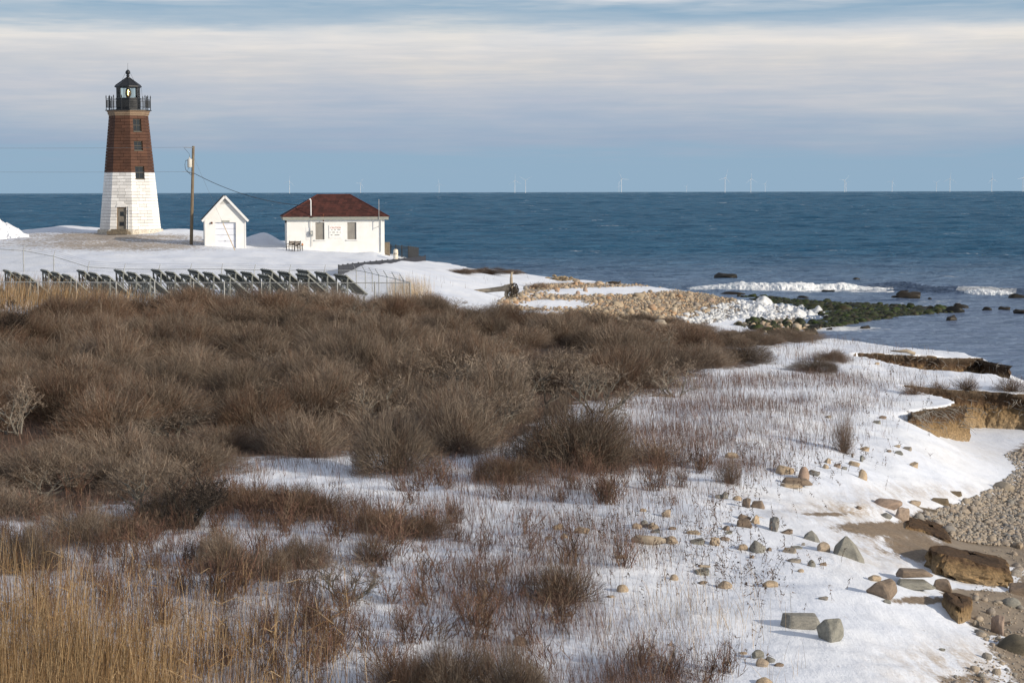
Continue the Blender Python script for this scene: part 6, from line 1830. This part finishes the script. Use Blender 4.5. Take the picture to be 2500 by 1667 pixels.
def sprig(seed, stems=46):
    """a loose fan of forked stems"""
    r_ = np.random.default_rng(seed); n = stems
    a = r_.uniform(0, 6.28, n); lean = np.abs(r_.normal(0, .42, n))
    d = np.stack([np.cos(a) * lean, np.sin(a) * lean, np.ones(n)], -1); d /= np.linalg.norm(d, axis=1)[:, None]
    b0 = r_.normal(0, .16, (n, 3)); b0[:, 2] = -.03
    L = r_.uniform(.45, 1.1, n)[:, None]
    k1 = r_.normal(0, .05, (n, 3)); k2 = r_.normal(0, .09, (n, 3))
    P = np.stack([b0, b0 + d * L * .35 + k1, b0 + d * L * .7 + k2, b0 + d * L + k2 * 1.4], 1)
    col = pal(r_, n, BROWNS + RED[:3])
    A = ribbons(P, .020 * r_.uniform(.6, 1.2, n), col, seed)
    i = np.repeat(np.arange(n), 7); t = r_.uniform(.25, .98, len(i)) * 3; f_ = np.minimum(t.astype(int), 2)
    s0 = P[i, f_] + (P[i, f_ + 1] - P[i, f_]) * (t - f_)[:, None]
    dd = d[i] + r_.normal(0, .55, (len(i), 3)); dd[:, 2] = np.abs(dd[:, 2]); dd /= np.linalg.norm(dd, axis=1)[:, None]
    s1 = s0 + dd * (r_.uniform(.10, .34, len(i)) * (1.15 - t / 3 * .6))[:, None]
    Bq = ribbons(np.stack([s0, (s0 + s1) / 2 + r_.normal(0, .012, s0.shape), s1], 1), .012 * np.ones(len(i)), col[i], seed + 1)
    v, f, c = merge([A, Bq])
    return np_mesh('sprig_stems', v, f, c)
RED = [(.135, .074, .056), (.17, .100, .074), (.105, .060, .046), (.20, .135, .102), (.13, .092, .074), (.08, .056, .048)]
SPRIGS = [sprig(70 + k, (30, 46, 60, 22)[k % 4]) for k in range(6)]
DOMES = [dome_bush(10 + k, greyness=g, up=u_, twl=t_, squash=q_) for k, (g, u_, t_, q_) in enumerate([(.62, .8, .32, .95), (.80, .6, .28, .85), (.30, .8, .34, 1.0), (.55, .5, .26, .9), (.08, .7, .30, .95), (.75, .9, .38, 1.05)])]
SPARSE = [dome_bush(30 + k, tips=1300, greyness=.25, up=.75, twl=.40, width=.009) for k in range(3)]
CROOK = [crooked_bush(50 + k, GREYS) for k in range(4)]
DARKC = crooked_bush(58, [(.045, .035, .028), (.06, .045, .035), (.035, .028, .024)], bark=(.05, .042, .034))
for m_ in DOMES + SPARSE + CROOK + SPRIGS + [DARKC]: m_.materials.append(M['twig'])

# the thicket: bushes crowd together, a little apart from one another
cand, r_ = scatter_px(THICKET, 9000, 17)
cand = cand[(cand[:, 0] > -230)]
g = ground(cand[:, 0], cand[:, 1])
GAPS = [(880, 838, 75, 16), (600, 832, 110, 11), (850, 1106, 90, 20), (250, 885, 60, 16), (110, 1122, 80, 10), (1560, 925, 70, 18), (600, 1146, 160, 14), (640, 960, 110, 9), (1180, 920, 120, 9), (200, 1050, 110, 9), (1050, 1010, 90, 10), (420, 1000, 70, 9), (1400, 880, 120, 8), (330, 790, 90, 7)]
gapv = sum(blob(cand[:, 0], cand[:, 1], *q) for q in GAPS)
kept = []
for i in np.argsort(r_.uniform(size=len(g))):
    if gapv[i] > .42: continue
    p = g[i]
    md = (1.5 + .5 * (p[1] > 62)) * (.82 + .5 * vn(p[0] * .5, p[1] * .5, 27))
    if all((p[0] - q[0]) ** 2 + (p[1] - q[1]) ** 2 > md * md for q in kept): kept.append(p)
    if len(kept) >= 300: break
kept = np.array(kept)
print('thicket bushes', len(kept))
for i, p in enumerate(kept):
    kpx, kpy = project(*p)
    crook = blob(kpx, kpy, 1330, 990, 230, 70) > .4
    kv = vn(p[0] * .16 + 5, p[1] * .16, 9)
    k = [4, 2, 3, 0, 1, 5][min(5, max(0, int(kv * 7.5 - .75 + r_.normal(0, .8))))]
    crook = crook or i % 9 == 3
    me = DOMES[k] if not (crook and (i % 2 or i % 9 == 3)) else CROOK[i % 4]
    big = vn(p[0] * .28, p[1] * .28, 7)
    s = r_.uniform(.85, 1.20) * (.85 + .45 * big) * (1.12 if p[1] > 62 else 1)
    h = r_.uniform(.55, 1.0) * (.62 + .85 * big)
    edge = float(pdist(np.array([kpx]), np.array([kpy]), THICKET)[0])
    if kpy < 800 and 430 < kpx < 1130: h = max(h, .68) * 1.0
    elif edge < 22 and kpy < 900: h *= .8
    if kpx > 1500 and kpy < 850: h *= .62
    if kpx < 520 and kpy > 1090: h *= .68; s *= .85
    o = link('bare_bush', me)
    o.location = (float(p[0]), float(p[1]), float(p[2]) - .06); o.scale = (s, s, h); o.rotation_euler = (r_.normal(0, .06), r_.normal(0, .06), r_.uniform(0, 6.28))
    if crook and (i % 2 or i % 9 == 3): tag(o, ('grey crooked-limbed shrub at the right side of the thicket' if kpx > 1100 else 'grey crooked-limbed shrub among the rounded bushes of the thicket'), 'shrub', 'grey crooked shrubs of the thicket')
    else:
        hue = 'dark red-brown' if k == 4 else ('brown' if k in (2, 3) else 'grey-brown')
        if kpx > 1420: lb = 'low leafless %s bush at the seaward right end of the thicket' % hue
        elif kpy < 815: lb = 'leafless %s bush along the far edge of the thicket' % hue
        elif edge < 45: lb = 'leafless %s bush at the near edge of the thicket by the snow' % hue
        elif kpx < 420: lb = 'leafless %s bush in the left part of the thicket' % hue
        else: lb = 'leafless %s bush in the middle of the thicket' % hue
        tag(o, lb, 'bush', 'bushes of the thicket')

# single bushes out on the snow
LONE = [(1395, 1140, 1.35, 1.30, 0, 'D', 'largest lone grey-brown bush right of the thicket'), (1440, 1132, .9, 1.0, 2, 'D', 'bush growing against the right of the largest lone bush'), (955, 1150, .95, 1.1, 1, 'D', 'rounded bush with visible stems at the front of the thicket'),
        (1385, 1470, .50, .62, 1, 'S', 'round wiry bush in the middle foreground'), (1350, 1468, .36, .52, 2, 'S', 'thinner wiry bush touching the left of the round one'), (735, 1385, .46, .45, 0, 'D', 'small grey dome bush at lower left'), (905, 1370, .40, .42, 0, 'S', 'small wiry bush right of the grey dome bush'),
        (1100, 1712, .50, .66, 3, 'D', 'grey bush rising from the bottom edge, left one'), (1240, 1715, .48, .55, 0, 'D', 'grey bush rising from the bottom edge, middle one'), (1290, 1722, .36, .45, 1, 'D', 'grey bush rising from the bottom edge, right one'), (985, 1712, .42, .5, 4, 'D', 'brown bush at the bottom edge left of the grey ones'),
        (1780, 1180, .30, .55, 0, 'S', 'tiny sprig bush beside the upper stones'), (1990, 905, 1.0, .5, 1, 'D', 'low bush on the far snow right of the thicket'), (2030, 880, .8, .4, 2, 'D', 'low bush behind the far snow hollow'), (1600, 1130, .8, .5, 4, 'S', 'sparse reddish bush right of the largest lone bush'),
        (1230, 1175, .7, .5, 4, 'D', 'low reddish bush in front of the largest lone bush'), (2230, 962, .5, .45, 2, 'S', 'sparse bush beside the eroded bank'), (2360, 958, .55, .5, 0, 'S', 'sparse bush on the snowy bank by the sea'), (2470, 955, .7, .55, 1, 'S', 'thin bush at the right edge above the eroded bank'),
        (2290, 955, .45, .4, 2, 'S', 'small thin bush between the two on the bank'), (2060, 1105, .28, .95, 1, 'S', 'tall thin sprig leaning left above the tan stones'), (400, 1290, .6, .55, 5, 'D', 'grey bush at the left edge of the snowy stems'), (300, 1315, .45, .4, 3, 'D', 'low grey bush left of the snow patch'),
        (200, 1320, .7, .55, 1, 'D', 'grey bush at lower left behind the reeds'), (60, 1390, .6, .6, 0, 'D', 'dense grey bush at the left edge behind the reeds'), (600, 1240, .7, .4, 4, 'D', 'low red-brown bush below the thicket'), (760, 1255, .7, .35, 4, 'D', 'low red-brown bush in the middle of the snowy stems'),
        (930, 1300, .55, .4, 4, 'D', 'low red-brown bush left of the withered weeds'), (1030, 1310, .5, .32, 4, 'D', 'flat red-brown bush beside the withered weeds'), (700, 1235, .6, .35, 2, 'D', 'flat brown bush between the low red-brown ones'), (540, 1390, .42, .5, 5, 'D', 'small grey bush behind the golden reeds'), (650, 1405, .36, .42, 3, 'D', 'small grey bush right of the golden reeds'),
        (1560, 785, 1.6, .7, 1, 'D', 'dark bush in front of the tan stones of the spit'), (1640, 790, 1.2, .55, 3, 'D', 'low bush beside the dark bush on the spit'), (1190, 668, 2.2, .55, 4, 'D', 'dark bush on the snowy rise above the driftwood'), (1130, 667, 1.4, .40, 2, 'D', 'low bush at the left of the snowy rise'),
        (1250, 668, 1.2, .42, 3, 'D', 'low bush at the right of the snowy rise'), (1310, 705, 1.4, .55, 4, 'S', 'thin bush right of the upright driftwood')]
for px, py, s, h, k, kind, lb in LONE:
    p = ground(px, py)[0] if py < 1667 else PZ(px, py, 5.97)
    o = link('bare_bush', DOMES[k] if kind == 'D' else SPARSE[k % 3])
    o.location = (float(p[0]), float(p[1]), float(p[2]) - .04); o.scale = (s, s, h); o.rotation_euler = (0, 0, px % 6)
    tag(o, lb, 'bush')
for px, py, s, lb in [(470, 1290, 1.0, 'crooked dark shrub over the snow at left'), (380, 1275, .9, 'crooked shrub with twisted limbs left of the dark one'), (840, 1465, .55, 'crooked little shrub leaning over the snow at lower left'), (1460, 1010, 1.15, 'pale-limbed crooked shrub at the thicket edge, right one'),
                      (1230, 1020, 1.2, 'pale-limbed crooked shrub at the thicket edge, middle one'), (1115, 1030, 1.1, 'pale-limbed crooked shrub at the thicket edge, left one'), (1650, 970, 1.0, 'low sprawling shrub on snow right of the thicket'), (880, 862, .9, 'bare crooked shrub in the snow gap of the thicket'), (20, 845, 1.5, 'dark tangled shrub at the left edge of the thicket')]:
    p = ground(px, py)[0]
    o = link('crooked_shrub', DARKC if 'dark' in lb and 'left of' not in lb else CROOK[px % 4]); o.location = (float(p[0]), float(p[1]), float(p[2]) - .05); o.scale = (s, s, s * .9); o.rotation_euler = (0, 0, px % 5)
    tag(o, lb, 'shrub')

# stems, reeds and weeds: masses nobody could count
RED = [(.135, .074, .056), (.17, .100, .074), (.105, .060, .046), (.20, .135, .102), (.13, .092, .074), (.08, .056, .048)]
GOLD = [(.27, .175, .085), (.34, .235, .125), (.20, .118, .055), (.40, .29, .17), (.15, .088, .045)]
TANC = [(.40, .31, .20), (.34, .25, .16), (.45, .36, .25)]
def field(q, h, w, lean, cols, seed, name, label, cat, wind=(-.08, 0), k=4, jit=.2):
    r_ = np.random.default_rng(seed)
    g = ground(q[:, 0], q[:, 1]); n = len(g)
    off = q[:, 1] > 1690
    if off.any(): g[off] = PZ(q[off, 0], q[off, 1], 5.97)
    h = h if hasattr(h, '__len__') else np.full(n, h)
    h = h * r_.uniform(.55, 1.2, n)
    d = r_.normal(0, lean, (n, 2)) + np.array(wind)
    t = np.linspace(0, 1, k)
    P = np.zeros((n, k, 3))
    P[..., 0] = g[:, 0:1] + d[:, 0:1] * h[:, None] * t ** 1.5
    P[..., 1] = g[:, 1:2] + d[:, 1:2] * h[:, None] * t ** 1.5
    P[..., 2] = g[:, 2:3] - .03 + h[:, None] * t * (1 - .12 * t)
    w = (w if hasattr(w, '__len__') else np.full(n, w)) * r_.uniform(.7, 1.3, n)
    return ribbons(P, w, pal(r_, n, cols, jit), seed + 1), g, h, P

def dens_filter(q, f, seed):
    r_ = np.random.default_rng(seed)
    return q[r_.uniform(size=len(q)) < f]
def pxs(n, x0, x1, y0, y1, seed):
    r_ = np.random.default_rng(seed)
    return np.stack([r_.uniform(x0, x1, n), r_.uniform(y0, y1, n)], -1)
def world_noise(q, fx, fy, s, o=3):
    D = 5.3 / np.maximum((q[:, 1] - HY) / F, .02)
    return fbm((q[:, 0] - 1250) / F * D * fx, D * fy, o, s)

# 1 reddish dead grass over the whole meadow
q = pxs(620000, -80, 2450, 800, 1740, 61)
xr = np.interp(q[:, 1], [800, 880, 950, 1000, 1060, 1110, 1170, 1240, 1330, 1420, 1520, 1740], [2250, 2330, 2260, 2180, 2180, 2060, 1900, 1760, 1740, 1760, 1730, 1760])
edge = sst(xr - q[:, 0], -60, 240)
nz = world_noise(q, .55, .35, 3, 4)
clump = sst(nz, .40, .62)
open_ = np.clip(sum(blob(q[:, 0], q[:, 1], *b_) for b_ in [(700, 1180, 230, 20), (1000, 1200, 160, 18), (1480, 1010, 120, 20), (1350, 1035, 160, 14), (1550, 1180, 90, 14), (1700, 1170, 120, 30), (1950, 960, 200, 12), (1800, 900, 120, 16), (1250, 1240, 110, 14), (1000, 1420, 120, 30), (1150, 1360, 170, 16),
                                                          (460, 1260, 60, 30), (300, 1350, 90, 14), (920, 1600, 50, 50), (1400, 1590, 80, 50), (1560, 1420, 120, 60), (2000, 905, 200, 12), (2250, 880, 150, 14)]), 0, 1)
thick = np.clip(sum(blob(q[:, 0], q[:, 1], *b_) for b_ in [(1250, 1150, 330, 45), (1450, 1190, 150, 35), (1650, 1060, 200, 40), (1750, 960, 260, 40), (560, 1245, 240, 24), (800, 1270, 300, 24), (420, 1190, 150, 30), (1650, 1640, 230, 50), (620, 1390, 300, 50), (800, 1560, 120, 60)]), 0, 1)
inth = inpoly(q[:, 0], q[:, 1], THICKET)
left_ = 1 - .52 * (1 - sst(q[:, 0], 850, 1150)) * sst(q[:, 1], 1230, 1320)
band = sst(q[:, 0], 1250, 1550) * (1 - sst(q[:, 1], 1130, 1240)) * sst(q[:, 1], 880, 930)
f = edge * np.clip(.26 + .50 * clump + .62 * thick + band * (.35 + .9 * clump), 0, 1.9) * (1 - .93 * open_) * np.where(inth, .35, 1) * .52 * left_
q1 = dens_filter(q, f, 62)
D1 = 5.3 / ((q1[:, 1] - HY) / F)
hh = np.interp(D1, [18, 30, 45, 80], [.26, .30, .36, .40]) * (.7 + .7 * world_noise(q1, 1.2, .8, 9))
A, *_ = field(q1, hh, np.interp(D1, [18, 40, 80], [.0034, .0062, .011]), .22, RED, 63, 'x', '', '', k=3)
tag(link('dead_grass', np_mesh('dead_grass', *A), M['stem']), 'reddish brown dead grass standing through the snow of the meadow', 'grass', kind='stuff')

# 2 golden reeds, lower left, and pale ones thinning to the right
q = pxs(64000, -150, 1000, 1400, 2150, 64)
r_ = np.random.default_rng(65)
f = (1 - sst(q[:, 0], 120, 760)) * (.10 * sst(q[:, 1], 1400, 1450) + .9 * sst(q[:, 1], 1500 + .12 * np.maximum(q[:, 0], 0), 1800)) + .10 * (1 - sst(q[:, 0], 600, 1000)) * (q[:, 1] > 1500)
f *= .35 + .9 * sst(world_noise(q, 1.3, 1.0, 12), .38, .6)
q2 = dens_filter(q, np.clip(f, 0, 1) * .80, 66)
A, g2, h2, P2 = field(q2, np.where(q2[:, 0] < 350, 1.0, .82), .0050, .09, GOLD, 67, 'x', '', '', wind=(.03, 0), k=5)
# leaf blades and seed plumes on some of them
n = len(P2); i = np.random.default_rng(68).choice(n, n // 2)
r_ = np.random.default_rng(69)
s0 = P2[i, 2]; dd = r_.normal(0, .5, (len(i), 3)); dd[:, 2] = np.abs(dd[:, 2]) * .6 + .25
s1 = s0 + dd * .16; s2 = s1 + (dd * [1, 1, 0] + [0, 0, -.25]) * .12
Bq = ribbons(np.stack([s0, s1, s2], 1), .008 * np.ones(len(i)), pal(r_, len(i), GOLD), 70)
tag(link('golden_reeds', np_mesh('golden_reeds', *merge([A, Bq])), M['stem']), 'tall golden dry reeds filling the lower left corner', 'reeds', kind='stuff')

# 3 the far reed bed by the racks and the tan tuft behind the fence
q = pxs(9000, -120, 500, 718, 800, 71)
f = (1 - sst(q[:, 0], 150, 520)) * (1 - sst(q[:, 1], 745, 790))
q3 = dens_filter(q, f, 72)
A, *_ = field(q3, np.interp(q3[:, 0], [0, 150, 300, 480], [1.35, 1.25, .95, .6]), .017, .09, GOLD, 73, 'x', '', '', wind=(.12, 0))
tag(link('reed_bed', np_mesh('reed_bed', *A), M['stem']), 'band of orange-brown reeds before the solar racks at left', 'reeds', kind='stuff')
q = pxs(1700, 950, 1060, 700, 745, 74)
q4 = dens_filter(q, np.clip(blob(q[:, 0], q[:, 1], 998, 728, 46, 30), 0, 1), 75)
A, *_ = field(q4, 1.15, .012, .10, TANC, 76, 'x', '', '', wind=(-.05, 0))
tag(link('tan_reeds', np_mesh('tan_reeds', *A), M['stem']), 'tuft of pale tan reeds by the corner of the chain link fence', 'reeds', kind='stuff')

# 4 withered brown weeds with curled leaves among the stones
q = pxs(9000, 1150, 2320, 900, 1680, 77)
f = np.clip(sum(a * blob(q[:, 0], q[:, 1], *b_) for a, *b_ in [(.9, 1420, 1300, 180, 34), (.9, 1780, 1370, 110, 60), (.6, 1830, 1250, 90, 60), (.7, 1930, 1150, 120, 50), (.5, 2080, 1110, 110, 40), (.6, 1850, 1440, 60, 60), (.5, 2100, 950, 180, 60), (.4, 1700, 1260, 140, 40), (.45, 1850, 1090, 160, 60), (.35, 1650, 1400, 140, 60), (.3, 2000, 1400, 60, 30), (.3, 1830, 1600, 50, 30)]), 0, 1)
q5 = dens_filter(q, f * .55, 78)
D5 = 5.3 / ((q5[:, 1] - HY) / F)
WB = [(.085, .055, .04), (.11, .07, .05), (.06, .042, .033), (.14, .095, .065)]
A, g5, h5, P5 = field(q5, .34, np.interp(D5, [20, 60], [.004, .009]), .28, WB, 79, 'x', '', '', k=4)
n = len(P5); r_ = np.random.default_rng(80)
i = np.repeat(np.arange(n), 7); t = r_.uniform(.25, 1, len(i)) * 3; a = np.floor(np.minimum(t, 2.99)).astype(int)
s0 = P5[i, a] + (P5[i, a + 1] - P5[i, a]) * (t - a)[:, None]
sz = np.interp(D5[i], [20, 60], [.034, .055])
dd = r_.normal(0, .7, (len(i), 3)); dd[:, 2] -= .25
s1 = s0 + dd * sz[:, None] * .5; s2 = s0 + (dd + r_.normal(0, .4, dd.shape)) * sz[:, None]
Bq = ribbons(np.stack([s0, s1, s2], 1), sz * .42, pal(r_, len(i), WB), 81)
tag(link('withered_weeds', np_mesh('withered_weeds', *merge([A, Bq])), M['stem']), 'dark withered weeds with curled leaves around the stones', 'weeds', kind='stuff')

# 5 thin pale grass blades in the right foreground, and the tufts of the far shore
q = pxs(5200, 1250, 1980, 1330, 1720, 82)
f = np.clip(sum(a * blob(q[:, 0], q[:, 1], *b_) for a, *b_ in [(.8, 1700, 1510, 130, 90), (.5, 1600, 1560, 160, 90), (.35, 1900, 1640, 60, 40), (.4, 1820, 1530, 90, 40)]), 0, 1)
q6 = dens_filter(q, f * .45, 83)
A, *_ = field(q6, .42, .0042, .20, TANC, 84, 'x', '', '', k=5)
tag(link('pale_grass', np_mesh('pale_grass', *A), M['stem']), 'thin pale grass blades standing in the right foreground snow', 'grass', kind='stuff')
q = pxs(16000, 1000, 2480, 655, 960, 85)
f = np.clip(sum(a * blob(q[:, 0], q[:, 1], *b_) for a, *b_ in [(.5, 1130, 690, 90, 18), (.5, 1320, 688, 60, 12), (.4, 1060, 720, 60, 14), (.8, 1850, 812, 130, 14), (.8, 2050, 838, 90, 10), (.35, 2300, 935, 150, 12), (.3, 2200, 850, 120, 12), (.4, 2000, 880, 90, 12)]), 0, 1)
q7 = dens_filter(q, f * .4, 86)
D7 = 5.3 / ((q7[:, 1] - HY) / F)
A, *_ = field(q7, np.interp(D7, [50, 90], [.35, .55]), .016, .22, BROWNS + GREYS, 87, 'x', '', '', k=3)
tag(link('shore_grass', np_mesh('shore_grass', *A), M['stem']), 'sparse brown tufts on the snowy shore edges', 'grass', kind='stuff')

# small twiggy sprigs of their own all over the meadow
cand = pxs(2600, -20, 1900, 1130, 1690, 90)
cw = np.clip(sum(a * blob(cand[:, 0], cand[:, 1], *b_) for a, *b_ in [(1, 560, 1250, 260, 40), (1, 830, 1290, 260, 34), (1, 300, 1330, 200, 40), (.6, 480, 1430, 260, 50), (.6, 250, 1450, 220, 50), (.8, 700, 1600, 200, 60), (.5, 1000, 1500, 260, 90), (.6, 1250, 1180, 260, 40), (.8, 1500, 1180, 130, 40), (.6, 1640, 1650, 200, 30), (.35, 1200, 1420, 200, 70), (.4, 1680, 1120, 120, 40)]), 0, 1)
rs_ = np.random.default_rng(91)
cand = cand[rs_.uniform(size=len(cand)) < cw * .9]
g = ground(cand[:, 0], cand[:, 1]); kept = []
for p in g:
    if all((p[0] - q[0]) ** 2 + (p[1] - q[1]) ** 2 > .36 ** 2 for q in kept): kept.append(p)
    if len(kept) >= 230: break
for i, p in enumerate(kept):
    o = link('twig_sprig', SPRIGS[i % 6])
    s = rs_.uniform(.30, .62)
    o.location = (float(p[0]), float(p[1]), float(p[2]) - .02); o.scale = (s * rs_.uniform(.9, 1.4), s, s * rs_.uniform(.75, 1.15)); o.rotation_euler = (rs_.normal(0, .12), rs_.normal(0, .12), rs_.uniform(0, 6.28))
    tag(o, 'small twiggy brown sprig poking through the snow of the meadow', 'sprig', 'twiggy sprigs of the meadow')
